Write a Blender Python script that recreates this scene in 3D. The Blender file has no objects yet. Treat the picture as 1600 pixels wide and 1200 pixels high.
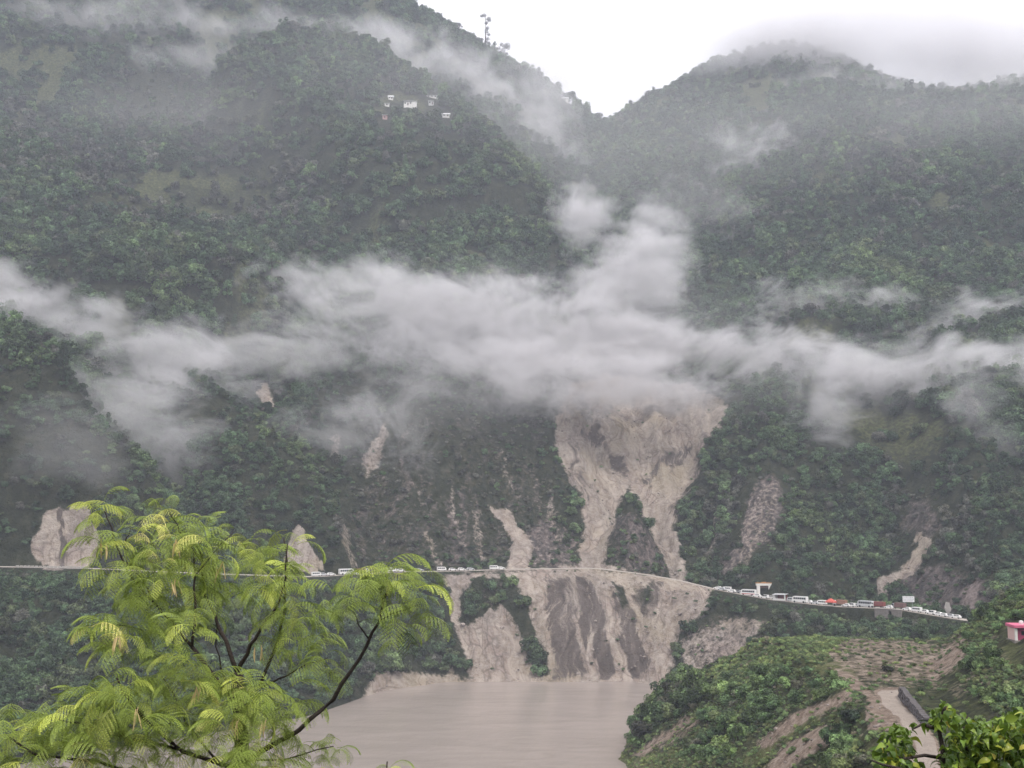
import bpy, bmesh, math, random
import numpy as np
from mathutils import Vector, Matrix, Euler, noise as mnoise

rnd = random.Random(7)
rng = np.random.default_rng(11)
R = math.radians
scene = bpy.context.scene
COL = scene.collection

# ------------------------------------------------------------------ camera
CAM_Z = 73.0
PITCH = R(6.65)
FOC = 1716.0                      # focal length in photograph pixels (1600 wide)
cam_data = bpy.data.cameras.new('camera')
cam_data.sensor_width = 36.0
cam_data.lens = 36.0 * FOC / 1600.0
cam_data.clip_start = 0.1
cam_data.clip_end = 12000.0
cam = bpy.data.objects.new('camera', cam_data)
COL.objects.link(cam)
cam.location = (0, 0, CAM_Z)
cam.rotation_euler = (R(90) + PITCH, 0, 0)
scene.camera = cam

# ------------------------------------------------------------------ sky, sun, exposure
SUN_EL, SUN_AZ = R(58), R(160)    # high sun behind thick cloud, from behind and right of the viewer
world = bpy.data.worlds.new('World')
scene.world = world
world.use_nodes = True
wn, wl = world.node_tree.nodes, world.node_tree.links
wn.clear()
w_out = wn.new('ShaderNodeOutputWorld')
w_bg = wn.new('ShaderNodeBackground')
w_sky = wn.new('ShaderNodeTexSky')
w_sky.sky_type = 'NISHITA'
w_sky.sun_disc = False
w_sky.sun_elevation = SUN_EL
w_sky.sun_rotation = SUN_AZ
w_sky.air_density = 1.0
w_sky.dust_density = 4.0
w_mix = wn.new('ShaderNodeMix')
w_mix.data_type = 'RGBA'
w_mix.inputs[0].default_value = 0.90          # share of the sky that the cloud deck covers
w_tc = wn.new('ShaderNodeTexCoord')
w_no = wn.new('ShaderNodeTexNoise')
w_no.inputs['Scale'].default_value = 2.2
w_no.inputs['Detail'].default_value = 5
wl.new(w_tc.outputs['Generated'], w_no.inputs['Vector'])
w_rp = wn.new('ShaderNodeMix')            # soft unevenness of the cloud deck
w_rp.data_type = 'RGBA'
w_rp.inputs[6].default_value = (7.5, 7.25, 7.5, 1)
w_rp.inputs[7].default_value = (10.6, 10.25, 10.6, 1)
wl.new(w_no.outputs[0], w_rp.inputs[0])
wl.new(w_rp.outputs[2], w_mix.inputs[7])
wl.new(w_sky.outputs[0], w_mix.inputs[6])
wl.new(w_mix.outputs[2], w_bg.inputs[0])
w_bg.inputs[1].default_value = 0.10
wl.new(w_bg.outputs[0], w_out.inputs[0])

sun_d = bpy.data.lights.new('sun', 'SUN')
sun_d.energy = 1.5
sun_d.angle = R(10)
sun_d.color = (1.0, 0.96, 0.9)
sun = bpy.data.objects.new('sun', sun_d)
COL.objects.link(sun)
# direction the light comes from: rotation 0 is +Y in the sky node, turning towards +X
sd = Vector((math.sin(SUN_AZ) * math.cos(SUN_EL), math.cos(SUN_AZ) * math.cos(SUN_EL), math.sin(SUN_EL)))
sun.rotation_euler = sd.to_track_quat('Z', 'Y').to_euler()

vs = scene.view_settings
vs.view_transform = 'Standard'
try:
    vs.look = 'None'
except Exception:
    pass
vs.exposure = 0.86
vs.gamma = 1.0
vs.use_curve_mapping = False
cy = scene.cycles
cy.max_bounces = 7
cy.diffuse_bounces = 2
cy.glossy_bounces = 2
cy.transmission_bounces = 3
cy.transparent_max_bounces = 16
cy.volume_bounces = 3
cy.volume_step_rate = 1.0
cy.volume_max_steps = 128
cy.use_denoising = True
cy.use_adaptive_sampling = True
cy.adaptive_threshold = 0.02
cy.sample_clamp_indirect = 4.0

# ------------------------------------------------------------------ survey helpers: photograph pixel + distance -> point
CP, SP = math.cos(PITCH), math.sin(PITCH)


def ray(u, v):
    cx = (u - 800.0) / FOC
    c = (600.0 - v) / FOC
    dy = CP - c * SP
    dz = SP + c * CP
    return cx / dy, dz / dy           # x/y and (z-cam)/y


def P(u, v, y):
    t, s = ray(u, v)
    return Vector((t * y, y, CAM_Z + s * y))


def to_px(x, y, z):
    d = np.maximum(y * CP + (z - CAM_Z) * SP, 1e-3)
    up = -y * SP + (z - CAM_Z) * CP
    return 800 + FOC * x / d, 600 - FOC * up / d


# ------------------------------------------------------------------ numpy noise
def _hash(ix, iy, seed):
    h = (ix.astype(np.int64) * 374761393 + iy.astype(np.int64) * 668265263 + seed * 1442695041) & 0x7fffffff
    h = ((h ^ (h >> 13)) * 1274126177) & 0x7fffffff
    h = (h ^ (h >> 16)) & 0xffff
    return h / 65535.0


def vnoise(x, y, seed=0):
    ix, iy = np.floor(x), np.floor(y)
    fx, fy = x - ix, y - iy
    fx = fx * fx * fx * (fx * (fx * 6 - 15) + 10)
    fy = fy * fy * fy * (fy * (fy * 6 - 15) + 10)
    a, b = _hash(ix, iy, seed), _hash(ix + 1, iy, seed)
    c, d = _hash(ix, iy + 1, seed), _hash(ix + 1, iy + 1, seed)
    return (a + (b - a) * fx) * (1 - fy) + (c + (d - c) * fx) * fy


def fbm(x, y, seed=0, octv=4, gain=0.5):
    s, a, n = 0.0, 1.0, 0.0
    for o in range(octv):
        s = s + a * (vnoise(x, y, seed + 17 * o) - 0.5)
        n += a
        a *= gain
        x, y = x * 2.03 + 13.1, y * 2.03 + 7.7
    return 2 * s / n                   # about -1..1


def ridged(x, y, seed=0, octv=3):
    s, a, n = 0.0, 1.0, 0.0
    for o in range(octv):
        s = s + a * (1 - np.abs(2 * vnoise(x, y, seed + 31 * o) - 1))
        n += a
        a *= 0.5
        x, y = x * 2.1 + 3.1, y * 2.1 + 9.7
    return s / n


def sstep(a, b, x):
    t = np.clip((x - a) / (b - a), 0, 1)
    return t * t * (3 - 2 * t)


def smax(a, b, k):
    h = np.clip(0.5 + 0.5 * (a - b) / k, 0, 1)
    return b + (a - b) * h + k * h * (1 - h)


# ------------------------------------------------------------------ terrain: the far mountain
TG = np.linspace(-1.3, 1.3, 1041)


def gsmooth(a, sig):
    n = int(3 * sig)
    k = np.exp(-0.5 * (np.arange(-n, n + 1) / sig) ** 2)
    k /= k.sum()
    return np.convolve(np.pad(a, n, mode='edge'), k, mode='valid')


def row(pts, sig=10, zfix=None):
    """pts: (u, v, y) surveyed along the photograph -> y and z as functions of x/y"""
    t = np.array([ray(u, v)[0] for u, v, y in pts])
    s = np.array([ray(u, v)[1] for u, v, y in pts])
    yy = np.interp(TG, t, [p[2] for p in pts])
    ss = np.interp(TG, t, s)
    yy = gsmooth(yy, sig)
    ss = gsmooth(ss, max(3, sig * 0.5))
    zz = CAM_Z + ss * yy
    if zfix is not None:
        zz = np.full_like(zz, zfix)
    return yy, zz


SHORE = [(-900, 1230, 280), (-400, 1220, 300), (0, 1200, 326), (300, 1150, 371), (480, 1120, 405), (540, 1100, 432),
         (600, 1078, 465), (680, 1066, 487), (1000, 1065, 487), (1100, 1075, 455), (1250, 1095, 420),
         (1400, 1110, 392), (1500, 1120, 380), (1700, 1130, 360), (2500, 1160, 320)]
ROAD = [(-900, 890, 425), (-400, 887, 440), (0, 886, 455), (150, 889, 462), (300, 896, 475), (480, 902, 492),
        (540, 899, 503), (620, 894, 515), (700, 893, 523), (800, 890, 529), (930, 888, 532), (1000, 897, 530),
        (1060, 907, 524), (1120, 922, 512), (1200, 937, 497), (1300, 948, 475), (1400, 952, 452), (1500, 969, 428),
        (1700, 985, 405), (2500, 1000, 370)]
US = [-900, -400, 0, 200, 400, 600, 800, 950, 1100, 1250, 1400, 1600, 1900, 2500]


def lev(v, ys):
    return [(u, v, y) for u, y in zip(US, ys)]


L4 = lev(640, [520, 540, 560, 575, 590, 610, 632, 655, 635, 610, 600, 590, 570, 540])
L5 = lev(400, [740, 750, 760, 770, 780, 790, 800, 870, 830, 800, 780, 770, 760, 740])
L6 = lev(200, [930, 940, 950, 955, 960, 960, 980, 1090, 1010, 980, 960, 950, 940, 930])
CREST = [(-900, -300, 1300), (-400, -300, 1280), (0, -250, 1260), (400, -100, 1230), (560, -18, 1210), (640, 24, 1200),
         (700, 55, 1190), (760, 92, 1180), (830, 132, 1190), (900, 158, 1205), (950, 172, 1220), (985, 160, 1200),
         (1040, 150, 1185), (1080, 128, 1175), (1130, 104, 1165), (1200, 86, 1155), (1300, 100, 1145), (1400, 152, 1140),
         (1500, 165, 1135), (1600, 150, 1130), (1900, 90, 1120), (2500, 0, 1100)]
y1, z1 = row(SHORE, 4, 0.0)
y2, z2 = row(ROAD, 5)
y4, z4 = row(L4, 14)
y5, z5 = row(L5, 16)
y6, z6 = row(L6, 16)
y7, z7 = row(CREST, 5)
KY = np.stack([y1 - 60, y1, y2 - 2.0, y2 + 7.0, y4, y5, y6, y7, y7 + 420, y7 + 1300])
KZ = np.stack([z1 - 14, z1, z2, z2 + 0.1, z4, z5, z6, z7, z7 - 230, z7 - 420])


def kn(arr, t):
    return np.stack([np.interp(t, TG, a) for a in arr])


def pchip(y, ky, kz):
    h = np.diff(ky, axis=0)
    d = np.diff(kz, axis=0) / h
    m = np.zeros_like(kz)
    w1, w2 = 2 * h[1:] + h[:-1], h[1:] + 2 * h[:-1]
    same = d[1:] * d[:-1] > 0
    den = np.where(same, w1 / np.where(d[:-1] == 0, 1, d[:-1]) + w2 / np.where(d[1:] == 0, 1, d[1:]), 1)
    m[1:-1] = np.where(same, (w1 + w2) / den, 0)
    m[0], m[-1] = d[0], d[-1]
    out = np.where(y < ky[0], kz[0] + m[0] * np.maximum(y - ky[0], -20), kz[-1])
    for i in range(len(h)):
        s = (y >= ky[i]) & (y < ky[i + 1])
        q = np.clip((y - ky[i]) / h[i], 0, 1)
        q2, q3 = q * q, q * q * q
        val = ((2 * q3 - 3 * q2 + 1) * kz[i] + (q3 - 2 * q2 + q) * h[i] * m[i]
               + (-2 * q3 + 3 * q2) * kz[i + 1] + (q3 - q2) * h[i] * m[i + 1])
        out = np.where(s, val, out)
    return out


def near_line(x, y, pts):
    """distance to a polyline of (x,y,z) points and the z along it"""
    best = np.full(x.shape, 1e9)
    zb = np.zeros(x.shape)
    for a, b in zip(pts[:-1], pts[1:]):
        dx, dy = b[0] - a[0], b[1] - a[1]
        q = np.clip(((x - a[0]) * dx + (y - a[1]) * dy) / (dx * dx + dy * dy), 0, 1)
        d = np.hypot(x - a[0] - q * dx, y - a[1] - q * dy)
        c = d < best
        best = np.where(c, d, best)
        zb = np.where(c, a[2] + q * (b[2] - a[2]), zb)
    return best, zb


def line(*p):
    return [tuple(P(*q)) for q in p]


SPURS = [
    (line((-420, 430, 590), (-120, 470, 550), (60, 525, 520), (130, 645, 500), (195, 708, 487), (255, 795, 474), (285, 870, 468)), 1.0, 5),
    (line((290, 560, 640), (330, 612, 590), (400, 668, 562), (450, 705, 546), (500, 775, 528), (535, 845, 514), (552, 888, 508)), 1.1, 4),
    (line((985, 748, 590), (985, 770, 563), (987, 802, 554), (985, 850, 546), (980, 880, 541)), 1.5, 2),
    (line((1170, 560, 690), (1200, 655, 610), (1212, 770, 562), (1205, 880, 520)), 0.85, 7),
    (line((1455, 560, 650), (1480, 635, 585), (1535, 745, 530), (1560, 850, 480), (1575, 930, 440)), 0.85, 7),
    (line((520, 30, 1040), (620, 100, 980), (700, 160, 940), (780, 215, 905), (850, 295, 868), (876, 395, 805), (882, 490, 740)), 0.75, 14),
    (line((-300, 60, 930), (0, 200, 850), (120, 260, 815), (260, 330, 770)), 0.6, 16),
    (line((1190, 95, 1140), (1240, 200, 985), (1300, 300, 880), (1290, 420, 780)), 0.6, 18),
]
RAVINES = [
    (line((950, 172, 1215), (915, 290, 1010), (930, 440, 850), (955, 590, 690)), 26, 42),
    (line((960, 600, 690), (985, 690, 622), (992, 755, 585)), 11, 16),
    (line((900, 620, 665), (945, 700, 612), (985, 752, 588)), 8, 9),
    (line((1110, 640, 640), (1060, 700, 605), (1002, 752, 588)), 8, 9),
    (line((975, 760, 585), (930, 840, 556), (920, 885, 541)), 5, 9),
    (line((995, 765, 585), (1040, 840, 552), (1066, 895, 535)), 6, 8),
    (line((1400, 560, 660), (1375, 740, 560), (1385, 925, 466)), 12, 26),
    (line((560, 620, 610), (575, 760, 545), (590, 885, 517)), 7, 16),
]


def far_height(x, y):
    t = x / np.maximum(y, 1.0)
    ky, kz = kn(KY, t), kn(KZ, t)
    z = pchip(y, ky, kz)
    d_sh = y - ky[1]
    d_rd = y - (ky[2] + 4.5)
    up = sstep(8, 60, d_rd)
    crest = 1 - sstep(-160, -20, y - ky[7])
    big = fbm(x / 170, y / 170, 3, 3) * 15 + fbm(x / 62, y / 90, 8, 3) * 6.5
    z = z + big * up * (0.25 + 0.75 * crest)
    gul = ridged(x / 46 + 0.35 * fbm(x / 60, y / 60, 5, 2), y / 190, 21, 2) - 0.55
    z = z + gul * 11 * up * crest * (1 - 0.5 * sstep(200, 420, d_rd))
    for pts, s, w in SPURS:
        d, zr = near_line(x, y, pts)
        d = d + 5 * fbm(x / 22, y / 22, 40, 2)
        tent = zr - s * (np.sqrt(np.maximum(d, 0) ** 2 + w * w) - w) - 2.0 * np.maximum(d - (60 if w < 10 else 110), 0)
        z = smax(z, tent, 5.0)
    for pts, dep, w in RAVINES:
        d, zr = near_line(x, y, pts)
        z = z - dep * np.exp(-(d / w) ** 2)
    # crags and small relief, strongest on the steep ground near the road
    cl = sstep(6, 26, d_rd) * (1 - sstep(110, 210, d_rd))
    z = z + cl * (ridged(x / 13, y / 26, 61, 3) - 0.6) * 5.5 + up * fbm(x / 9, y / 9, 71, 2) * 1.0
    # bank below the road: runnels down to the water
    bl = sstep(1.5, 10, d_sh) * sstep(2.5, 12, -(d_rd + 5))
    wob = 2.2 * fbm(x / 30, y / 18, 81, 2)
    z = z + bl * ((ridged((x + wob) / 6.3, y / 90, 91, 2) - 0.6) * 3.6 + fbm(x / 14, y / 14, 97, 3) * 2.2)
    # road bench: level, then a cut face
    zr = kz[2]
    on = 1 - sstep(4.3, 5.6, np.abs(d_rd))
    z = np.where(d_rd > 4.2, np.minimum(z, zr + np.maximum(d_rd - 4.2, 0) * 2.6), z)
    z = np.where((d_rd < -4.2) & (d_sh > 0), np.minimum(z, zr - 0.25 * np.maximum(-d_rd - 4.2, 0)), z)
    z = z * (1 - on) + zr * on
    return z


# ------------------------------------------------------------------ terrain: the near side with the bare spur on the right
EDGE_Y = [60, 100, 140, 170, 200, 250, 285, 305, 325, 345, 370]
EDGE_X = [26, 38, 50, 55, 61, 65, 66, 67, 63, 54, 44]
EDGE_Z = [36, 40, 40, 40, 40.2, 40.4, 40.2, 38.5, 32, 22, 6]
BASE_Y = [60, 120, 150, 175, 200, 230, 260, 300, 340]
BASE_X = [46, 60, 66, 70.5, 76, 86, 98, 117, 135]


def near_height(x, y):
    ay = np.maximum(y, 0)
    hill = np.where(y >= 0, 71.3 - 0.60 * ay, 71.3 - 0.30 * y)
    hill = hill + 0.04 * np.minimum(np.abs(x), 200) * sstep(-400, 0, y) + fbm(x / 26, y / 26, 101, 3) * 1.4 * sstep(3, 25, np.hypot(x, y))
    hill = np.where(hill < 0, hill * 0.35, hill)
    xe, ze = np.interp(y, EDGE_Y, EDGE_X), np.interp(y, EDGE_Y, EDGE_Z)
    xb = np.interp(y, BASE_Y, BASE_X)
    wob = 3.0 * fbm(x / 17, y / 17, 111, 3)
    dl = xe + wob - x
    flat = ze + 0.5 * fbm(x / 6, y / 6, 113, 2) * sstep(205, 240, y) + 0.9 * (ridged(x / 8, y / 8, 114, 2) - 0.5) * sstep(222, 240, y)
    s = np.where(dl > 0, flat - 1.02 * dl + 2.0 * fbm(x / 11, y / 11, 117, 3) * sstep(2, 12, dl), flat)
    dr = x - (xb + 0.6 * wob)
    s = s + np.where(dr > 0, np.minimum(0.62 * np.maximum(dr, 0), 34) * (1 + 0.22 * fbm(x / 12, y / 12, 119, 3)), 0)
    back = y - np.interp(x, [60, 70, 117, 140, 200], [318, 306, 300, 312, 330])
    s = s - np.where(back > 0, 0.85 * np.maximum(back, 0), 0) * sstep(60, 78, x)
    s = s - np.where(y > 370, (y - 370) * 1.2, 0) - np.where(y < 60, (60 - y) * 2.0, 0)
    s = np.maximum(s, -12)
    return smax(hill, s, 3.0)


def height(x, y):
    x, y = np.asarray(x, float), np.asarray(y, float)
    yy = np.maximum(y, 5.0)
    f = far_height(x, yy)
    t = np.abs(x) / yy
    f = np.where(y < 60, -12, f)
    n = near_height(x, y)
    return np.maximum(np.maximum(f, n), -12.0)


# ------------------------------------------------------------------ survey of bare ground, in photograph pixels
# (polygon, feather px, light soil, rock) valid only between two distances
FARP = [
    ([(893, 600), (955, 590), (1060, 600), (1140, 628), (1122, 668), (1096, 702), (1086, 745), (1062, 785), (1052, 830), (1078, 900), (1056, 915), (1040, 882), (1002, 795), (986, 762), (962, 792), (944, 880), (936, 895), (903, 893), (914, 830), (908, 775), (872, 705), (868, 655)], 12, 1.0, 0.0),
    ([(690, 900), (850, 886), (935, 884), (1062, 900), (1118, 922), (1098, 960), (1062, 990), (1045, 1075), (650, 1075), (712, 1040), (700, 930)], 10, 0.72, 0.2),
    ([(1130, 955), (1215, 972), (1180, 1010), (1150, 1045), (1060, 1075), (1060, 1000)], 14, 0.5, 0.6),
    ([(44, 852), (74, 800), (132, 786), (160, 860), (132, 892), (66, 888)], 5, 0.75, 0.7),
    ([(436, 890), (463, 816), (470, 820), (510, 897)], 3, 0.7, 0.4),
    ([(758, 786), (792, 796), (812, 826), (832, 850), (826, 888), (788, 892), (800, 850), (780, 820)], 6, 0.95, 0.0),
    ([(600, 652), (608, 678), (594, 735), (572, 748), (562, 730), (580, 690)], 8, 0.6, 0.3),
    ([(398, 600), (420, 598), (427, 640), (408, 642)], 5, 0.8, 0.3),
    ([(512, 690), (530, 680), (536, 700), (520, 722)], 6, 0.5, 0.3),
    ([(1372, 908), (1406, 884), (1440, 838), (1458, 842), (1424, 896), (1400, 908), (1388, 940), (1378, 940)], 5, 0.85, 0.0),
    ([(1168, 770), (1198, 742), (1222, 752), (1222, 800), (1205, 850), (1140, 905), (1108, 895), (1150, 850)], 14, 0.36, 0.85),
    ([(1420, 770), (1455, 775), (1480, 830), (1440, 860), (1410, 820)], 18, 0.05, 0.6),
    ([(1395, 905), (1440, 880), (1545, 900), (1560, 970), (1440, 950)], 16, 0.0, 0.7),
    ([(522, 800), (534, 800), (560, 888), (546, 892)], 4, 0.45, 0.3),
    ([(828, 730), (840, 735), (842, 800), (830, 815)], 6, 0.3, 0.4),
    ([(560, 765), (600, 740), (606, 752), (570, 780)], 6, 0.3, 0.4),
    ([(690, 775), (712, 770), (735, 880), (700, 890)], 12, 0.18, 0.6),
    ([(815, 830), (860, 800), (905, 840), (905, 890), (830, 890)], 12, 0.3, 0.6),
    ([(950, 800), (985, 790), (1035, 860), (1040, 895), (945, 892)], 8, 0.02, 0.55),
    ([(640, 760), (690, 850), (690, 890), (560, 890), (540, 800), (560, 700)], 30, 0.0, 0.34),
    ([(600, 640), (860, 640), (880, 760), (900, 890), (640, 890), (600, 760)], 30, 0.0, 0.36),
    ([(590, 1055), (640, 1045), (700, 1050), (720, 1080), (560, 1100), (540, 1110)], 8, 0.7, 0.3),
    ([(735, 800), (748, 798), (762, 880), (744, 886)], 5, 0.42, 0.4),
    ([(698, 762), (709, 758), (724, 850), (712, 854)], 5, 0.40, 0.4),
    ([(660, 830), (672, 826), (692, 885), (676, 889)], 5, 0.42, 0.4),
    ([(780, 700), (791, 698), (802, 764), (789, 768)], 5, 0.38, 0.4),
    ([(640, 740), (648, 738), (662, 790), (652, 794)], 5, 0.36, 0.3),
    ([(850, 760), (862, 758), (880, 850), (864, 852)], 6, 0.42, 0.4),
    ([(1120, 800), (1130, 796), (1112, 870), (1100, 872)], 5, 0.42, 0.4),
    ([(1150, 870), (1190, 850), (1175, 890), (1130, 905)], 8, 0.40, 0.4),
    ([(1085, 820), (1110, 770), (1128, 765), (1100, 840), (1078, 860)], 5, 0.3, 0.3),
]
FARW = [  # dark wet earth and rock ribs on the cliff below the road
    ([(852, 905), (892, 905), (905, 1000), (908, 1060), (872, 1062), (856, 990)], 9, 0.75),
    ([(900, 905), (914, 900), (926, 960), (920, 1020), (905, 980)], 5, 0.9),
    ([(920, 905), (932, 912), (948, 990), (958, 1060), (940, 1062), (926, 990)], 5, 1.0),
    ([(955, 900), (972, 912), (990, 960), (1012, 1030), (990, 1058), (970, 1000)], 6, 0.85),
    ([(985, 920), (1035, 905), (1032, 940), (1010, 965), (1000, 950)], 7, 0.7),
    ([(880, 985), (905, 990), (915, 1060), (880, 1062)], 8, 0.8),
    ([(930, 650), (955, 685), (988, 750), (972, 757), (944, 705), (905, 690)], 6, 0.75),
    ([(1006, 752), (1036, 712), (1070, 684), (1082, 700), (1040, 738), (1014, 765)], 6, 0.7),
    ([(880, 690), (905, 700), (925, 770), (915, 800), (895, 740)], 8, 0.5),
    ([(1040, 790), (1075, 760), (1085, 700), (1100, 710), (1085, 780), (1056, 840)], 8, 0.5),
    ([(96, 792), (104, 790), (100, 888), (92, 888)], 2, 1.0),
]
FARV = [  # plants standing inside the bare ground
    ([(722, 925), (745, 905), (790, 905), (822, 935), (838, 990), (862, 1058), (846, 1060), (812, 985), (780, 945), (752, 968), (722, 965)], 6, 1.0),
    ([(955, 905), (972, 912), (984, 945), (972, 950)], 5, 0.7),
    ([(990, 918), (1022, 908), (1020, 935), (1004, 950)], 9, 0.5),
    ([(700, 960), (720, 990), (740, 1060), (718, 1062), (704, 1000)], 6, 0.7),
    ([(890, 620), (905, 612), (930, 640), (925, 670), (905, 660)], 6, 0.5),
]
NEARP = [
    # dirt road, plateau, slope stripes
    ([(1364, 1077), (1404, 1073), (1416, 1098), (1438, 1124), (1464, 1152), (1484, 1260), (1416, 1260), (1424, 1156), (1396, 1124), (1374, 1098)], 6, 1.0, 0.0),
    ([(1225, 1000), (1330, 990), (1485, 1002), (1470, 1040), (1440, 1075), (1360, 1076), (1300, 1045), (1260, 1020)], 16, 0.49, 0.0),
    ([(1335, 1070), (1352, 1080), (1260, 1130), (1195, 1175), (1180, 1165), (1240, 1115)], 13, 0.8, 0.0),
    ([(1288, 1130), (1300, 1150), (1280, 1170), (1220, 1205), (1190, 1205), (1230, 1165)], 13, 0.9, 0.0),
    ([(1300, 1040), (1345, 1060), (1400, 1120), (1395, 1140), (1350, 1140), (1350, 1085), (1310, 1065)], 9, 0.75, 0.0),
    ([(1080, 1110), (1095, 1125), (1050, 1160), (1000, 1185), (985, 1180), (1030, 1145)], 13, 0.75, 0.0),
    ([(965, 1135), (985, 1150), (1000, 1180), (975, 1180), (960, 1160)], 8, 0.4, 0.3),
    ([(1440, 1035), (1500, 985), (1520, 1000), (1530, 1020), (1480, 1060), (1450, 1080)], 16, 0.62, 0.0),
    ([(1460, 1080), (1560, 1010), (1590, 1030), (1500, 1100)], 20, 0.4, 0.0),
]
NEARG = [  # fresh light grass
    ([(900, 1260), (960, 1120), (1110, 1045), (1200, 990), (1600, 915), (1720, 915), (1720, 1260)], 14, 0.38),
    ([(1245, 1030), (1275, 1010), (1300, 1030), (1345, 1050), (1330, 1060), (1270, 1050)], 12, 0.9),
    ([(1300, 1090), (1330, 1080), (1260, 1140), (1180, 1200), (1150, 1200), (1230, 1140)], 12, 0.9),
    ([(1120, 1060), (1200, 1005), (1260, 990), (1300, 1010), (1200, 1060), (1120, 1110)], 25, 0.45),
    ([(1225, 1000), (1330, 990), (1485, 1002), (1470, 1040), (1440, 1075), (1360, 1076), (1300, 1045), (1260, 1020)], 20, 0.42),
    ([(1490, 1000), (1560, 1000), (1600, 1000), (1600, 1060), (1520, 1060)], 20, 0.5),
    ([(960, 1180), (1060, 1170), (1120, 1200), (950, 1210)], 10, 0.7),
    ([(1385, 1085), (1405, 1075), (1450, 1135), (1440, 1145), (1410, 1120)], 5, 0.8),
]


def poly_mask(u, v, poly, feather):
    p = np.array(poly, float)
    lo, hi = p.min(0) - feather * 1.5, p.max(0) + feather * 1.5
    out = np.zeros(u.shape)
    sel = np.where((u > lo[0]) & (u < hi[0]) & (v > lo[1]) & (v < hi[1]))[0]
    if not len(sel):
        return out
    a, b = u[sel], v[sel]
    ins = np.zeros(len(sel), bool)
    dist = np.full(len(sel), 1e9)
    q = np.roll(p, -1, 0)
    for (x0, y0), (x1, y1_) in zip(p, q):
        c = ((y0 > b) != (y1_ > b))
        xi = x0 + (b - y0) * (x1 - x0) / ((y1_ - y0) if y1_ != y0 else 1e-9)
        ins ^= c & (a < xi)
        dx, dy = x1 - x0, y1_ - y0
        k = np.clip(((a - x0) * dx + (b - y0) * dy) / (dx * dx + dy * dy), 0, 1)
        dist = np.minimum(dist, np.hypot(a - x0 - k * dx, b - y0 - k * dy))
    sd_ = np.where(ins, dist, -dist)
    out[sel] = sstep(-feather, feather, sd_)
    return out


def ground_masks(x, y, z):
    """bare soil, rock, fresh grass (0..1) for points of the ground"""
    shp = x.shape
    x, y, z = x.ravel(), y.ravel(), z.ravel()
    u, v = to_px(x, y, z)
    du = 6 * fbm(x / 5, (y + z) / 5, 201, 3) + 5 * fbm(x / 15, (y + z) / 15, 203, 2)
    dv = 6 * fbm(x / 5, (y + z) / 5, 205, 3) + 6 * fbm(x / 15, (y + z) / 15, 207, 2)
    soil, rock, grass = np.zeros(len(x)), np.zeros(len(x)), np.zeros(len(x))
    far = (y > 400)
    fs = np.where(far)[0]
    uu, vv = u[fs] + du[fs], v[fs] + dv[fs]
    s, r = np.zeros(len(fs)), np.zeros(len(fs))
    for poly, f, a, b in FARP:
        m = poly_mask(uu, vv, poly, f)
        s = np.maximum(s, a * m)
        r = np.maximum(r, b * m)
    for poly, f, a in FARV:
        m = 1 - a * poly_mask(uu, vv, poly, f)
        s, r = s * m, np.maximum(r * m, 0.25 * (1 - m))
    soil[fs], rock[fs] = s, r
    w = np.zeros(len(fs))
    for poly, f, a in FARW:
        w = np.maximum(w, a * poly_mask(uu, vv, poly, f))
    wet = np.zeros(len(x))
    wet[fs] = w
    ground_masks.wet = wet.reshape(shp)
    ns = np.where((y > 110) & (y < 385) & (x > 20))[0]
    uu, vv = u[ns] + du[ns] * 0.8, v[ns] + dv[ns] * 0.8
    s, r, g = np.zeros(len(ns)), np.zeros(len(ns)), np.zeros(len(ns))
    for poly, f, a, b in NEARP:
        m = poly_mask(uu, vv, poly, f)
        s, r = np.maximum(s, a * m), np.maximum(r, b * m)
    for poly, f, a in NEARG:
        g = np.maximum(g, a * poly_mask(uu, vv, poly, f))
    soil[ns], rock[ns], grass[ns] = s, r, g
    return soil.reshape(shp), rock.reshape(shp), grass.reshape(shp)


def road_dist(x, y):
    t = x / np.maximum(y, 1.0)
    return y - (np.interp(t, TG, y2) + 2.5)


def road_z(x, y):
    return np.interp(x / y, TG, z2)


def shore_dist(x, y):
    return y - np.interp(x / np.maximum(y, 1.0), TG, y1)


# ------------------------------------------------------------------ node helpers
def mat(name):
    m = bpy.data.materials.new(name)
    m.use_nodes = True
    nt = m.node_tree
    nt.nodes.clear()
    out = nt.nodes.new('ShaderNodeOutputMaterial')
    return m, nt, out


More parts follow.
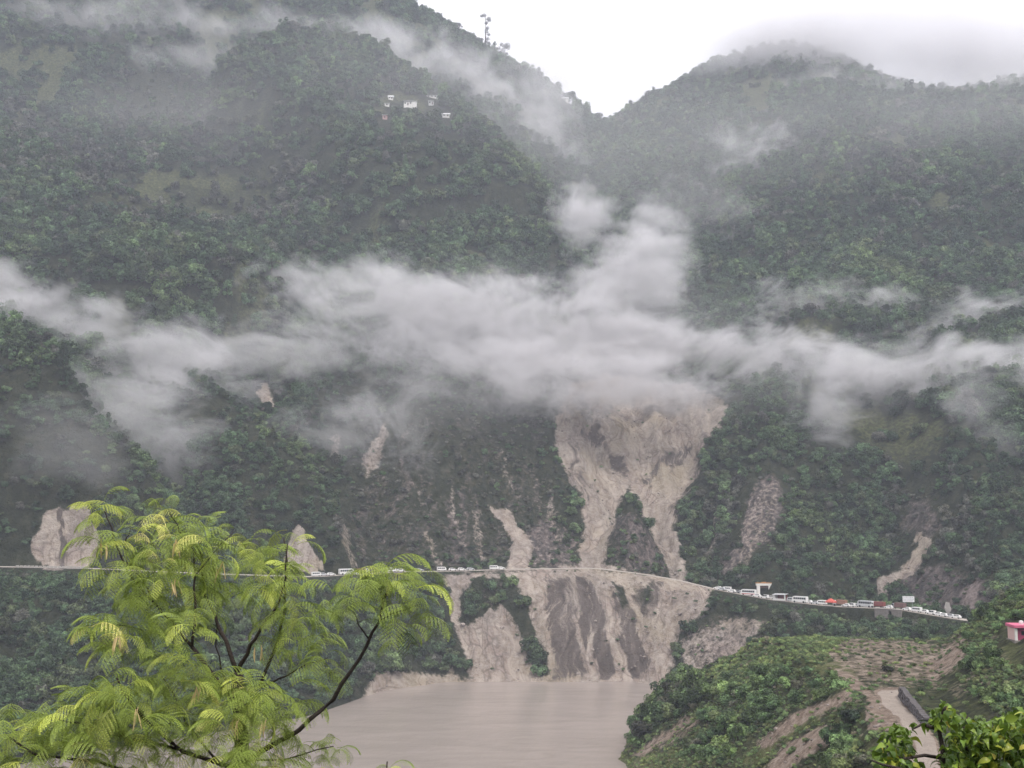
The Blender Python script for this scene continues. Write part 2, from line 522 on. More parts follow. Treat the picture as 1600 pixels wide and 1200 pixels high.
class N:
    """small wrapper to write node graphs tersely"""
    def __init__(self, nt):
        self.nt = nt

    def new(self, kind, **kw):
        n = self.nt.nodes.new('ShaderNode' + kind)
        for k, v in kw.items():
            setattr(n, k, v)
        return n

    def put(self, sock, val):
        if isinstance(val, bpy.types.NodeSocket):
            self.nt.links.new(val, sock)
        elif isinstance(val, (tuple, list)) and len(val) == 3 and sock.type == 'RGBA':
            sock.default_value = (*val, 1)
        else:
            sock.default_value = val

    def math(self, op, a, b=0.0, c=None, clamp=False):
        n = self.new('Math', operation=op, use_clamp=clamp)
        self.put(n.inputs[0], a)
        self.put(n.inputs[1], b)
        if c is not None:
            self.put(n.inputs[2], c)
        return n.outputs[0]

    def mix(self, f, a, b, blend='MIX'):
        n = self.new('Mix', data_type='RGBA', blend_type=blend)
        self.put(n.inputs[0], f)
        self.put(n.inputs[6], a)
        self.put(n.inputs[7], b)
        return n.outputs[2]

    def ramp(self, f, stops):
        n = self.new('ValToRGB')
        el = n.color_ramp.elements
        while len(el) < len(stops):
            el.new(0.5)
        for e, (p, c) in zip(el, stops):
            e.position = p
            e.color = (*c, 1) if len(c) == 3 else c
        self.put(n.inputs[0], f)
        return n.outputs[0]

    def noise(self, vec, scale, detail=4.0, rough=0.55, dist=0.0):
        n = self.new('TexNoise')
        self.put(n.inputs['Vector'], vec)
        n.inputs['Scale'].default_value = scale
        n.inputs['Detail'].default_value = detail
        n.inputs['Roughness'].default_value = rough
        n.inputs['Distortion'].default_value = dist
        return n.outputs[0]

    def mapr(self, v, a, b, c=0.0, d=1.0):
        n = self.new('MapRange')
        self.put(n.inputs[0], v)
        n.inputs[1].default_value, n.inputs[2].default_value = a, b
        n.inputs[3].default_value, n.inputs[4].default_value = c, d
        return n.outputs[0]

    def scale(self, vec, s):
        n = self.new('VectorMath', operation='MULTIPLY')
        self.put(n.inputs[0], vec)
        n.inputs[1].default_value = s
        return n.outputs[0]

    def attr(self, name, kind='GEOMETRY'):
        n = self.new('Attribute', attribute_name=name, attribute_type=kind)
        return n

    def bsdf(self, color, rough=0.9, spec=0.2, normal=None, **kw):
        n = self.new('BsdfPrincipled')
        self.put(n.inputs['Base Color'], color)
        self.put(n.inputs['Roughness'], rough)
        n.inputs['Specular IOR Level'].default_value = spec
        if normal is not None:
            self.put(n.inputs['Normal'], normal)
        for k, v in kw.items():
            self.put(n.inputs[k], v)
        return n.outputs[0]

    def bump(self, h, strength=0.5, dist=1.0):
        n = self.new('Bump')
        self.put(n.inputs['Height'], h)
        n.inputs['Strength'].default_value = strength
        n.inputs['Distance'].default_value = dist
        return n.outputs[0]

    def out(self, o, shader, which='Surface'):
        self.nt.links.new(shader, o.inputs[which])


def simple_mat(name, color, rough=0.7, spec=0.3, vary=0.12, scale=6.0, metallic=0.0, bump=0.0):
    m, nt, o = mat(name)
    n = N(nt)
    tc = n.new('TexCoord').outputs['Object']
    f = n.noise(tc, scale, 5, 0.6)
    lo = tuple(c * (1 - vary) for c in color)
    hi = tuple(min(1, c * (1 + vary)) for c in color)
    col = n.mix(f, lo, hi)
    nm = n.bump(n.noise(tc, scale * 5, 4), bump, 0.05) if bump else None
    n.out(o, n.bsdf(col, rough, spec, nm, Metallic=metallic))
    return m


def make_mesh(name, verts, faces, mats=(), smooth=False):
    me = bpy.data.meshes.new(name)
    me.from_pydata([tuple(v) for v in verts], [], [tuple(f) for f in faces])
    for m in mats:
        me.materials.append(m)
    if smooth:
        me.polygons.foreach_set('use_smooth', np.ones(len(me.polygons), bool))
    me.update()
    return me


def fast_mesh(name, V, F, smooth=False):
    """numpy vertices and equally sized faces"""
    me = bpy.data.meshes.new(name)
    n, k = F.shape
    me.vertices.add(len(V))
    me.vertices.foreach_set('co', np.asarray(V, np.float32).ravel())
    me.loops.add(n * k)
    me.loops.foreach_set('vertex_index', F.astype(np.int32).ravel())
    me.polygons.add(n)
    me.polygons.foreach_set('loop_start', np.arange(0, n * k, k, dtype=np.int32))
    me.polygons.foreach_set('loop_total', np.full(n, k, np.int32))
    if smooth:
        me.polygons.foreach_set('use_smooth', np.ones(n, bool))
    me.update(calc_edges=True)
    me.validate()
    return me


def link(name, me, parent=None, loc=None):
    o = bpy.data.objects.new(name, me)
    COL.objects.link(o)
    if parent is not None:
        o.parent = parent
    if loc is not None:
        o.location = loc
    return o


def tag(o, label=None, cat=None, group=None, kind=None):
    if label:
        o['label'] = label
    if cat:
        o['category'] = cat
    if group:
        o['group'] = group
    if kind:
        o['kind'] = kind
    return o


def empty(name, loc=(0, 0, 0), rz=0.0):
    o = bpy.data.objects.new(name, None)
    o.empty_display_size = 0.5
    COL.objects.link(o)
    o.location = loc
    o.rotation_euler = (0, 0, rz)
    return o


# ------------------------------------------------------------------ ground sheet (polar grid about the viewpoint, so it is finest where it is seen)
az = np.concatenate([np.linspace(-180, -40, 50), np.linspace(-39, -30, 50), np.arange(-29.8, 29.81, 0.09), np.linspace(30, 39, 50), np.linspace(40, 180, 50)])
rr = np.concatenate([np.geomspace(0.8, 118, 44), np.arange(120, 300, 1.8), np.arange(300, 400, 2.6), np.arange(400, 670, 1.3), np.arange(670, 1290, 2.7), np.linspace(1300, 2600, 30)])
A, RR = np.meshgrid(np.radians(az), rr)
GX, GY = RR * np.sin(A), RR * np.cos(A)
GZ = height(GX, GY)
nr, na = GX.shape
V = np.stack([GX.ravel(), GY.ravel(), GZ.ravel()], 1)
i = np.arange(nr - 1)[:, None] * na + np.arange(na - 1)[None, :]
F = np.stack([i, i + 1, i + na + 1, i + na], -1).reshape(-1, 4)
F = F[:, ::-1]
F = F[np.any(V[F][:, :, 2] > -11.5, 1)]
ground_me = fast_mesh('ground', V, F, True)
soil_a, rock_a, grass_a = ground_masks(GX, GY, GZ)
wet_a = ground_masks.wet
# bare earth is cut by runnels and ledges
RD_ = road_dist(GX, GY)
SH_ = shore_dist(GX, GY)
wl_ = 3.0 * fbm(GX / 26, GY / 20, 401, 2)
cut = (ridged((GX + wl_) / 9.5, GY / 120, 403, 3) - 0.62) * 5.0 + (ridged((GX + wl_) / 24, GY / 160, 405, 2) - 0.6) * 7.0 + fbm(GX / 7, (GY + GZ) / 9, 407, 3) * 1.3
cut = cut * sstep(6, 22, np.abs(RD_ + 0.5)) * (GY > 400) * sstep(0, 8, SH_) * np.clip(soil_a * 1.3, 0, 1)
crag = (ridged(GX / 7, GY / 9 + GZ / 14, 411, 3) - 0.6) * 4.0 * rock_a * sstep(5, 14, np.abs(RD_)) * (GY > 400) * sstep(2, 8, SH_)
nearsoil = fbm(GX / 3.2, GY / 3.2, 413, 3) * 0.35 * np.clip(soil_a, 0, 1) * (GY < 385)
cut = cut * 1.15 + (ridged(GX / 4.5, (GY + GZ) / 6, 421, 3) - 0.6) * 1.5 * soil_a * (GY > 400) * sstep(6, 16, np.abs(RD_)) * sstep(2, 8, SH_)
pu_, pv_ = to_px(GX.ravel(), GY.ravel(), GZ.ravel())
tz = poly_mask(pu_, pv_, [(130, 262), (200, 250), (330, 275), (440, 235), (450, 300), (390, 345), (240, 350), (140, 330)], 18).reshape(GX.shape) * (GY > 600)
st_ = 5.0
tq = GZ / st_ - np.floor(GZ / st_)
V[:, 2] += (cut + crag + nearsoil + tz * (np.floor(GZ / st_) + sstep(0.62, 0.95, tq) - GZ / st_) * st_ * 0.8).ravel()
grass_a = np.maximum(grass_a, tz * 0.30)
gap_g = 1 - sstep(-0.50, -0.30, fbm(GX / 48, GY / 48, 601, 3))
grass_a = np.maximum(grass_a, 0.42 * gap_g * sstep(110, 140, RD_) * (GY > 500))
ground_me.vertices.foreach_set('co', V.astype(np.float32).ravel())
ground_me.update()
ca = ground_me.color_attributes.new('cover', 'FLOAT_COLOR', 'POINT')
cc = np.ones((len(V), 4), np.float32)
cc[:, 3] = wet_a.ravel()
cc[:, 0], cc[:, 1], cc[:, 2] = soil_a.ravel(), rock_a.ravel(), grass_a.ravel()
ca.data.foreach_set('color', cc.ravel())
ground = link('ground', ground_me)
tag(ground, 'steep valley sides with bare landslide earth, rock and undergrowth', None, None, 'structure')

m, nt, o = mat('hillside_ground')
n = N(nt)
pos = n.new('NewGeometry').outputs['Position']
cov = n.new('SeparateColor')
cva = n.attr('cover')
nt.links.new(cva.outputs['Color'], cov.inputs[0])
wet_s = cva.outputs['Alpha']
soil_s, rock_s, grass_s = cov.outputs[0], cov.outputs[1], cov.outputs[2]
wq = n.new('TexNoise')
wq.inputs['Scale'].default_value = 0.03
wq.inputs['Detail'].default_value = 3
nt.links.new(pos, wq.inputs['Vector'])
wv2 = n.new('VectorMath', operation='MULTIPLY_ADD')
nt.links.new(wq.outputs['Color'], wv2.inputs[0])
wv2.inputs[1].default_value = (34, 34, 34)
nt.links.new(pos, wv2.inputs[2])
wpos = wv2.outputs[0]
streak = n.noise(n.scale(wpos, (0.22, 0.05, 0.042)), 1.0, 7, 0.72, 0.6)
wide = n.noise(n.scale(wpos, (0.07, 0.02, 0.02)), 1.0, 5, 0.65, 0.8)
crk = n.new('TexVoronoi', feature='DISTANCE_TO_EDGE')
crk.inputs['Scale'].default_value = 0.22
nt.links.new(n.scale(wpos, (1.0, 0.5, 0.5)), crk.inputs['Vector'])
crack = n.mapr(crk.outputs['Distance'], 0.0, 0.10, 1.0, 0.0)
fine = n.noise(pos, 0.45, 8, 0.68)
mid = n.noise(pos, 0.085, 5, 0.6)
patch = n.noise(pos, 0.028, 3, 0.55)
soil_c = n.ramp(streak, [(0.28, (0.19, 0.145, 0.118)), (0.44, (0.33, 0.268, 0.218)), (0.56, (0.46, 0.392, 0.328)), (0.72, (0.54, 0.475, 0.405))])
soil_c = n.mix(n.mapr(wide, 0.36, 0.56, 0.75, 0), soil_c, (0.165, 0.14, 0.125))
soil_c = n.mix(n.mapr(fine, 0.42, 0.72, 0, 0.7), soil_c, (0.52, 0.46, 0.42))
soil_c = n.mix(n.mapr(mid, 0.5, 0.72, 0, 0.5), soil_c, (0.36, 0.275, 0.235))
soil_c = n.mix(n.mapr(patch, 0.52, 0.68, 0, 0.4), soil_c, (0.36, 0.30, 0.19))
soil_c = n.mix(n.math('MULTIPLY', crack, n.mapr(mid, 0.4, 0.6, 0.0, 0.55)), soil_c, (0.10, 0.082, 0.072))
soil_c = n.mix(n.mapr(n.math('ADD', wet_s, n.math('ADD', n.mapr(fine, 0.3, 0.7, -0.25, 0.25), n.mapr(streak, 0.3, 0.7, 0.45, -0.45))), 0.35, 0.7, 0, 0.92), soil_c, n.mix(n.mapr(streak, 0.35, 0.65), (0.07, 0.058, 0.052), (0.17, 0.142, 0.128)))
npy = n.new('SeparateXYZ')
nt.links.new(pos, npy.inputs[0])
near_soil = n.ramp(n.math('ADD', n.math('MULTIPLY', fine, 0.6), n.math('MULTIPLY', n.noise(pos, 2.2, 6, 0.75), 0.4)), [(0.33, (0.11, 0.085, 0.065)), (0.47, (0.24, 0.18, 0.14)), (0.56, (0.36, 0.29, 0.235)), (0.7, (0.46, 0.39, 0.33))])
near_soil = n.mix(n.mapr(soil_s, 0.86, 0.97, 0, 0.7), near_soil, (0.52, 0.45, 0.39))
soil_c = n.mix(n.mapr(npy.outputs[1], 386, 396, 1, 0), soil_c, near_soil)
rock_c = n.ramp(n.math('ADD', n.math('MULTIPLY', fine, 0.45), n.math('MULTIPLY', streak, 0.55)), [(0.34, (0.03, 0.028, 0.028)), (0.47, (0.085, 0.075, 0.07)), (0.56, (0.19, 0.152, 0.14)), (0.7, (0.38, 0.32, 0.30))])
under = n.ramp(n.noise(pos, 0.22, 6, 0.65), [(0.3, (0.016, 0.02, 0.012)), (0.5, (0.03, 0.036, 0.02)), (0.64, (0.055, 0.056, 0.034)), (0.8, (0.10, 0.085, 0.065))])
grass_c = n.ramp(n.noise(pos, 0.6, 6, 0.7), [(0.3, (0.06, 0.075, 0.028)), (0.5, (0.115, 0.128, 0.052)), (0.7, (0.205, 0.20, 0.10))])
edge = n.mapr(fine, 0.3, 0.7, -0.22, 0.22)
fs = n.mapr(n.math('ADD', soil_s, edge), 0.32, 0.6)
fr = n.mapr(n.math('ADD', n.math('ADD', rock_s, edge), n.mapr(wide, 0.35, 0.65, 0.16, -0.16)), 0.35, 0.65)
fg = n.mapr(n.math('ADD', grass_s, edge), 0.3, 0.6)
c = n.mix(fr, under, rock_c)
c = n.mix(fg, c, grass_c)
c = n.mix(fs, c, soil_c)
hgt = n.math('ADD', n.math('MULTIPLY', fine, 1.0), n.math('MULTIPLY', n.noise(pos, 1.6, 6, 0.7), 0.35))
n.out(o, n.bsdf(c, 0.95, 0.12, n.bump(hgt, 0.9, 2.2)))
ground_me.materials.append(m)

# ------------------------------------------------------------------ water
m, nt, o = mat('silty_water')
n = N(nt)
pos = n.new('NewGeometry').outputs['Position']
wc = n.mix(n.mapr(n.noise(n.scale(pos, (0.03, 0.10, 1)), 1.0, 5, 0.6, 1.2), 0.3, 0.7), (0.262, 0.224, 0.196), (0.33, 0.285, 0.252))
rip = n.math('ADD', n.noise(n.scale(pos, (0.5, 0.3, 1)), 1.0, 4, 0.6), n.math('MULTIPLY', n.noise(n.scale(pos, (0.06, 0.03, 1)), 1.0, 2), 1.5))
n.out(o, n.bsdf(wc, 0.22, 0.35, n.bump(rip, 0.25, 0.5)))
wv = [(-900, 40, 0), (900, 40, 0), (900, 640, 0), (-900, 640, 0)]
water = link('water', make_mesh('water', wv, [(0, 1, 2, 3)], [m]))
tag(water, 'brown silty reservoir water filling the valley floor', None, None, 'structure')
# ------------------------------------------------------------------ vegetation: leaf material and crown shapes
def leaf_material(name, gloss=0.5, transl=0.12, kind='INSTANCER', vary=0.45, nscale=0.35):
    m, nt, o = mat(name)
    n = N(nt)
    tint = n.attr('tint', kind).outputs['Color']
    pos = n.new('NewGeometry').outputs['Position']
    f = n.noise(pos, nscale, 3, 0.6)
    f2 = n.new('NewGeometry').outputs['Random Per Island']
    k = n.math('ADD', n.mapr(f, 0.3, 0.7, 1 - vary, 1 + vary), n.mapr(f2, 0, 1, -0.3, 0.3))
    if kind == 'INSTANCER':
        k = n.math('MULTIPLY', n.mapr(f, 0.3, 0.7, 0.8, 1.2), n.math('ADD', n.attr('tuft').outputs['Fac'], n.mapr(f2, 0, 1, -0.22, 0.22)))
    c = n.new('VectorMath', operation='SCALE')
    nt.links.new(tint, c.inputs[0])
    nt.links.new(k, c.inputs['Scale'])
    b = n.bsdf(c.outputs[0], gloss, 0.3)
    if transl > 0:
        tr = n.new('BsdfTranslucent')
        nt.links.new(c.outputs[0], tr.inputs[0])
        mx = n.new('MixShader')
        mx.inputs[0].default_value = transl
        nt.links.new(b, mx.inputs[1])
        nt.links.new(tr.outputs[0], mx.inputs[2])
        b = mx.outputs[0]
    n.out(o, b)
    return m


M_LEAF = leaf_material('hillside_leaves')
M_BARK = simple_mat('bark', (0.09, 0.072, 0.06), 0.9, 0.1, 0.3, 3.0)


def quads_at(cen, nor, size, asp, r):
    """one pointed leaf-clump face per row of cen"""
    k = len(cen)
    nor = nor / (np.linalg.norm(nor, axis=1, keepdims=True) + 1e-9)
    t = r.normal(size=(k, 3))
    t -= nor * (t * nor).sum(1, keepdims=True)
    t /= np.linalg.norm(t, axis=1, keepdims=True) + 1e-9
    b = np.cross(nor, t)
    s = size[:, None]
    bend = nor * s * 0.25
    v = np.stack([cen - t * s - bend, cen - b * s * asp + bend * 0.4, cen + t * s - bend, cen + b * s * asp + bend * 0.4], 1)
    return v.reshape(-1, 3)


def blob(seed, cen, rad, flat=0.85, sub=2):
    bm = bmesh.new()
    bmesh.ops.create_icosphere(bm, subdivisions=sub, radius=1.0)
    vv = np.array([v.co[:] for v in bm.verts])
    ff = np.array([[v.index for v in f.verts] for f in bm.faces])
    bm.free()
    k = np.array([0.75 + 0.5 * mnoise.noise(Vector(p) * 1.7 + Vector((seed * 3.1, 0, seed))) for p in vv])
    vv = vv * k[:, None] * rad
    vv[:, 2] *= flat
    return vv + np.array(cen), ff


def crown_mesh(name, seed, kind):
    """crown of unit radius whose foot is at z = 0"""
    r = np.random.default_rng(seed)
    cens, nors, sizes, tone = [], [], [], []
    cores, ctone = [], []
    if kind == 'broad' or kind == 'shrub' or kind == 'tall':
        nl = {'broad': 13, 'shrub': 8, 'tall': 16}[kind]
        for i in range(nl):
            a = r.uniform(0, 2 * np.pi)
            q = np.sqrt(r.uniform(0, 1)) * 0.72
            if kind == 'broad':
                h = 0.55 + r.uniform(0, 1) * 0.95 * (1 - 0.55 * q)
            elif kind == 'tall':
                q *= 0.8
                h = 0.5 + r.uniform(0, 1) * 1.9 * (1 - 0.5 * q)
            else:
                h = 0.25 + r.uniform(0, 1) * 0.55 * (1 - 0.5 * q)
            c = np.array([q * np.cos(a), q * np.sin(a), h])
            rad = r.uniform(0.26, 0.46)
            k = int({'broad': 46, 'shrub': 44, 'tall': 42}[kind] * (rad / 0.36))
            d = r.normal(size=(k, 3))
            d[:, 2] += 0.35
            d /= np.linalg.norm(d, axis=1, keepdims=True)
            cens.append(c + d * rad * r.uniform(0.75, 1.12, (k, 1)) * np.array([1, 1, 0.8]))
            nors.append(d + r.normal(size=(k, 3)) * 0.55 + np.array([0, 0, 0.25]))
            sizes.append(r.uniform(0.075, 0.15, k))
            lt = r.uniform(0.45, 1.6)
            tone.append(np.full(k, lt))
            ctone.append(lt)
            cores.append((c, rad * 0.72))
    elif kind == 'pine':
        # open conifer: whorls of upturned tufts round a tall stem
        for w in range(11):
            h = 0.9 + w * 0.27
            reach = (0.95 * (1 - w / 11.5) ** 0.75) * r.uniform(0.75, 1.1) + 0.08
            for b in range(r.integers(4, 7)):
                a = r.uniform(0, 2 * np.pi)
                for q in (0.35, 0.7, 1.0):
                    c = np.array([np.cos(a) * reach * q, np.sin(a) * reach * q, h + 0.10 * q + r.normal() * 0.03])
                    k = 9
                    d = r.normal(size=(k, 3))
                    cens.append(c + d * 0.075)
                    nors.append(d + np.array([0, 0, 0.5]))
                    sizes.append(r.uniform(0.06, 0.11, k))
                    tone.append(np.full(k, r.uniform(0.7, 1.3)))
    cen, nor, siz = np.concatenate(cens), np.concatenate(nors), np.concatenate(sizes)
    V = quads_at(cen, nor, siz, 0.62, r)
    F = [tuple(range(4 * i, 4 * i + 4)) for i in range(len(cen))]
    V = [tuple(p) for p in V]
    for j, (c, rad) in enumerate(cores):
        bv, bf = blob(seed + j, c, rad, 0.8, 1)
        o_ = len(V)
        V += [tuple(p) for p in bv]
        F += [tuple(int(q) + o_ for q in f) for f in bf]
    me = make_mesh(name, V, F, [M_LEAF])
    tn_ = list(np.repeat(np.concatenate(tone), 4))
    for lt in ctone:
        tn_ += [lt] * ((len(V) - 4 * len(cen)) // max(1, len(cores)))
    a_ = me.attributes.new('tuft', 'FLOAT', 'POINT')
    a_.data.foreach_set('value', np.array(tn_, np.float32))
    return me


def tube(pts, rads, seg=6):
    """tapered tube through points; returns verts, faces"""
    V, F = [], []
    n_ = len(pts)
    for i, (p, q) in enumerate(zip(pts, rads)):
        p = Vector(p)
        d = (Vector(pts[min(i + 1, n_ - 1)]) - Vector(pts[max(i - 1, 0)])).normalized()
        a = d.orthogonal().normalized()
        b = d.cross(a)
        for k in range(seg):
            t = 2 * math.pi * k / seg
            V.append(tuple(p + (a * math.cos(t) + b * math.sin(t)) * q))
    for i in range(n_ - 1):
        for k in range(seg):
            k2 = (k + 1) % seg
            F.append((i * seg + k, i * seg + k2, (i + 1) * seg + k2, (i + 1) * seg + k))
    F.append(tuple(range(seg))[::-1])
    F.append(tuple((n_ - 1) * seg + k for k in range(seg)))
    return V, F


def merge(*vf):
    V, F = [], []
    for v, f in vf:
        o_ = len(V)
        V += list(v)
        F += [tuple(i + o_ for i in g) for g in f]
    return V, F


def trunk_mesh(name, h, r0, seed):
    q = random.Random(seed)
    pts = [(q.uniform(-.03, .03) * i * h, q.uniform(-.03, .03) * i * h, -0.35 + (h + 0.35) * i / 4) for i in range(5)]
    parts = [tube(pts, [r0 * (1 - 0.16 * i) for i in range(5)])]
    for k in range(4):
        a = q.uniform(0, 6.28)
        b = pts[3 if k < 2 else 2]
        e = (b[0] + math.cos(a) * 0.45, b[1] + math.sin(a) * 0.45, b[2] + q.uniform(0.3, 0.55))
        parts.append(tube([b, e], [r0 * 0.5, r0 * 0.2], 5))
    V, F = merge(*parts)
    return make_mesh(name, V, F, [M_BARK])


KINDS = [('broad', 1), ('broad', 2), ('broad', 3), ('broad', 4), ('tall', 5), ('tall', 6), ('shrub', 7), ('shrub', 8), ('shrub', 9), ('pine', 10), ('pine', 12)]
CROWNS = [crown_mesh('crown', 100 + s, k) for k, s in KINDS]
TRUNKS = [trunk_mesh('trunk', {'broad': 0.9, 'tall': 1.5, 'shrub': 0.4, 'pine': 3.6}[k], {'broad': 0.09, 'tall': 0.09, 'shrub': 0.05, 'pine': 0.075}[k], s) for k, s in KINDS]
BROAD, TALL, SHRUB, PINE = [0, 1, 2, 3], [4, 5], [6, 7, 8], [9, 10]
proto = bpy.data.collections.new('tree_shapes')      # not linked to the scene: only instanced by the forest
for k, me in enumerate(CROWNS):
    V0 = [v.co[:] for v in me.vertices]
    F0 = [tuple(p.vertices) for p in me.polygons]
    t = TRUNKS[k]
    V1, F1 = merge((V0, F0), ([v.co[:] for v in t.vertices], [tuple(p.vertices) for p in t.polygons]))
    fm = make_mesh('tree_shape_%02d' % k, V1, F1, [M_LEAF, M_BARK])
    mi = np.zeros(len(F1), np.int32)
    mi[len(F0):] = 1
    fm.polygons.foreach_set('material_index', mi)
    ta = np.ones(len(V1), np.float32)
    tb = np.zeros(len(V0), np.float32)
    me.attributes['tuft'].data.foreach_get('value', tb)
    ta[:len(V0)] = tb
    fm.attributes.new('tuft', 'FLOAT', 'POINT').data.foreach_set('value', ta)
    proto.objects.link(bpy.data.objects.new('tree_shape_%02d' % k, fm))

# ------------------------------------------------------------------ where plants grow
HOR = np.maximum.accumulate((GZ - CAM_Z) / RR, axis=0)


def hidden(x, y, top, margin=10.0):
    """behind a ridge of the ground by more than the margin"""
    a = np.degrees(np.arctan2(x, y))
    r_ = np.hypot(x, y)
    ia = np.clip(np.searchsorted(az, a), 0, len(az) - 1)
    ir = np.clip(np.searchsorted(rr, r_ - 6) - 1, 0, len(rr) - 1)
    return (top + margin - CAM_Z) / r_ < HOR[ir, ia]


def ground_hit(u, v, lo=20, hi=1700):
    """distance at which the line of sight through a photograph pixel meets the ground"""
    t, s = ray(u, v)
    ys = np.arange(lo, hi, 1.0)
    zs = height(t * ys, ys)
    i_ = np.argmax(zs > CAM_Z + s * ys)
    return float(ys[i_])


def on_ground(x, y):
    return float(height(np.array([x]), np.array([y]))[0])


# zones as surveyed in photograph pixels; density factor, size factor
def zone_poly(u, v, polys):
    out = np.zeros(len(u))
    for p, f, a in polys:
        out = np.maximum(out, a * poly_mask(u, v, p, f))
    return out


TERRACE = [([(130, 285), (200, 270), (330, 290), (430, 240), (430, 300), (380, 345), (240, 345), (150, 325)], 15, 1.0),
           ([(120, 130), (330, 120), (340, 190), (160, 180)], 25, 0.6), ([(1330, 400), (1420, 400), (1480, 440), (1420, 470)], 15, 0.4)]
BROWN = [([(0, 160), (60, 190), (230, 290), (330, 260), (500, 260), (470, 330), (380, 350), (200, 345), (120, 290), (0, 200)], 25, 0.75),
         ([(410, 240), (480, 230), (500, 330), (420, 345)], 12, 0.9), ([(180, 120), (420, 150), (400, 220), (200, 240)], 30, 0.6),
         ([(1330, 230), (1440, 220), (1500, 330), (1380, 360)], 25, 0.6), ([(1060, 300), (1250, 290), (1250, 360), (1100, 360)], 30, 0.4),
         ([(540, 640), (860, 640), (870, 890), (540, 890)], 30, 0.75), ([(1380, 700), (1480, 760), (1560, 900), (1420, 930), (1390, 800)], 30, 0.8),
         ([(1090, 760), (1210, 740), (1220, 900), (1090, 900)], 25, 0.6)]
LIGHT = [([(300, 150), (420, 145), (425, 215), (310, 200)], 12, 0.9), ([(390, 185), (415, 185), (415, 215), (390, 215)], 6, 1.0),
         ([(1250, 330), (1300, 300), (1330, 380), (1440, 420), (1440, 470), (1380, 460), (1260, 380)], 18, 0.55),
         ([(390, 640), (470, 690), (520, 760), (480, 760), (400, 680)], 14, 0.7), ([(1220, 760), (1330, 820), (1370, 900), (1300, 880), (1230, 820)], 16, 0.6),
         ([(1150, 680), (1240, 690), (1250, 740), (1170, 720)], 16, 0.45), ([(1270, 945), (1400, 960), (1470, 975), (1400, 1000), (1280, 990)], 14, 0.55),
         ([(750, 205), (830, 260), (870, 370), (810, 380), (740, 300)], 18, 0.5)]
NTREE = [([(962, 1128), (985, 1098), (1005, 1068), (1060, 1056), (1112, 1072), (1110, 1095), (1060, 1120), (1020, 1150), (990, 1165)], 5, 1.0),
         ([(1118, 1076), (1180, 1055), (1270, 1045), (1330, 1068), (1300, 1085), (1240, 1105), (1180, 1150), (1120, 1150), (1085, 1120)], 8, 0.6),
         ([(1060, 1165), (1110, 1140), (1160, 1160), (1140, 1200), (1080, 1200)], 8, 0.5),
         ([(1316, 1098), (1340, 1078), (1356, 1100), (1350, 1135), (1318, 1132)], 4, 1.0), ([(1285, 1135), (1325, 1130), (1335, 1160), (1290, 1175)], 4, 1.0),
         ([(1290, 1180), (1360, 1150), (1400, 1170), (1380, 1230), (1270, 1230)], 8, 0.8),
         ([(1500, 975), (1540, 945), (1600, 935), (1640, 935), (1640, 975), (1560, 985)], 7, 0.9),
         ([(1520, 1050), (1560, 1010), (1640, 1000), (1640, 1120), (1560, 1100)], 10, 0.8), ([(1495, 1005), (1530, 990), (1535, 1020), (1505, 1035)], 5, 0.8)]
NTUFT = [([(1105, 1060), (1180, 1005), (1260, 985), (1330, 990), (1270, 1045), (1150, 1075)], 10, 1.0)]

n_c = 90000
ca_ = rng.uniform(-29.5, 29.5, n_c)
cr_ = np.sqrt(rng.uniform(330.0 ** 2, 1330.0 ** 2, n_c))
cx_, cy_ = cr_ * np.sin(np.radians(ca_)), cr_ * np.cos(np.radians(ca_))
cz_ = height(cx_, cy_)
sh_, rd_ = shore_dist(cx_, cy_), road_dist(cx_, cy_)
u_, v_ = to_px(cx_, cy_, cz_)
so_, ro_, gr_ = ground_masks(cx_, cy_, cz_)
ter, bro, lig = zone_poly(u_, v_, TERRACE), zone_poly(u_, v_, BROWN), zone_poly(u_, v_, LIGHT)
clump = fbm(cx_ / 34, cy_ / 34, 301, 3)
fine_ = fbm(cx_ / 11, cy_ / 11, 303, 2)
above = np.clip((rd_ - 5) / 100, 0, 1)
cliff = (rd_ > 4) & (rd_ < 115)
dens = np.where(cr_ > 760, 0.46, 0.85) * (0.75 + 0.5 * clump)
bare_spot = (so_ > 0.35) & (rng.uniform(size=n_c) < 0.10)
dens *= np.where(bare_spot, 0.5, 1 - np.clip(so_ * 1.6, 0, 1))
dens *= 1 - 0.62 * np.clip(ro_, 0, 1)
dens *= 1 - 0.55 * ter - 0.25 * bro * (v_ < 500)
dens = np.where(cliff, dens * 1.35, dens)
dens = np.where(rd_ < 0, dens * 1.8, dens)
gap_t = sstep(-0.50, -0.30, fbm(cx_ / 48, cy_ / 48, 601, 3))
dens = np.where(rd_ > 120, dens * (0.18 + 0.82 * gap_t), dens)
dens[(rd_ > -4.7) & (rd_ < 5.5)] = 0
HOUSE_PX = [(636, 160), (645, 160), (611, 152), (605, 163), (678, 150), (674, 160), (697, 179), (602, 183), (883, 156)]
for hu, hv in HOUSE_PX:
    dens[(np.abs(u_ - hu) < 13) & (v_ - hv > -7) & (v_ - hv < 24)] = 0
dens[sh_ < 4] = 0
near_far = (cy_ < np.interp(cx_ / cy_, TG, y1))
dens[near_far] = 0
keep = (rng.uniform(size=n_c) < dens) & (cz_ > 1.0)
slope_dark = rng.uniform(size=n_c)
rad = rng.uniform(2.3, 4.7, n_c) * (1 + 0.35 * clump)
rad = np.where(rd_ < 115, rad * np.where(slope_dark < 0.5, 0.62, 0.95), rad)
rad = np.where(cliff & ((ro_ > 0.2) | ((u_ > 540) & (u_ < 900))), rad * 0.55, rad)
rad = np.where((rd_ < 0) & (rd_ > -14), np.minimum(rad, 0.6 + 0.6 * np.maximum(-rd_ - 4.2, 0)), rad)
rad = np.where(rd_ > 150, rad * 1.55, rad)
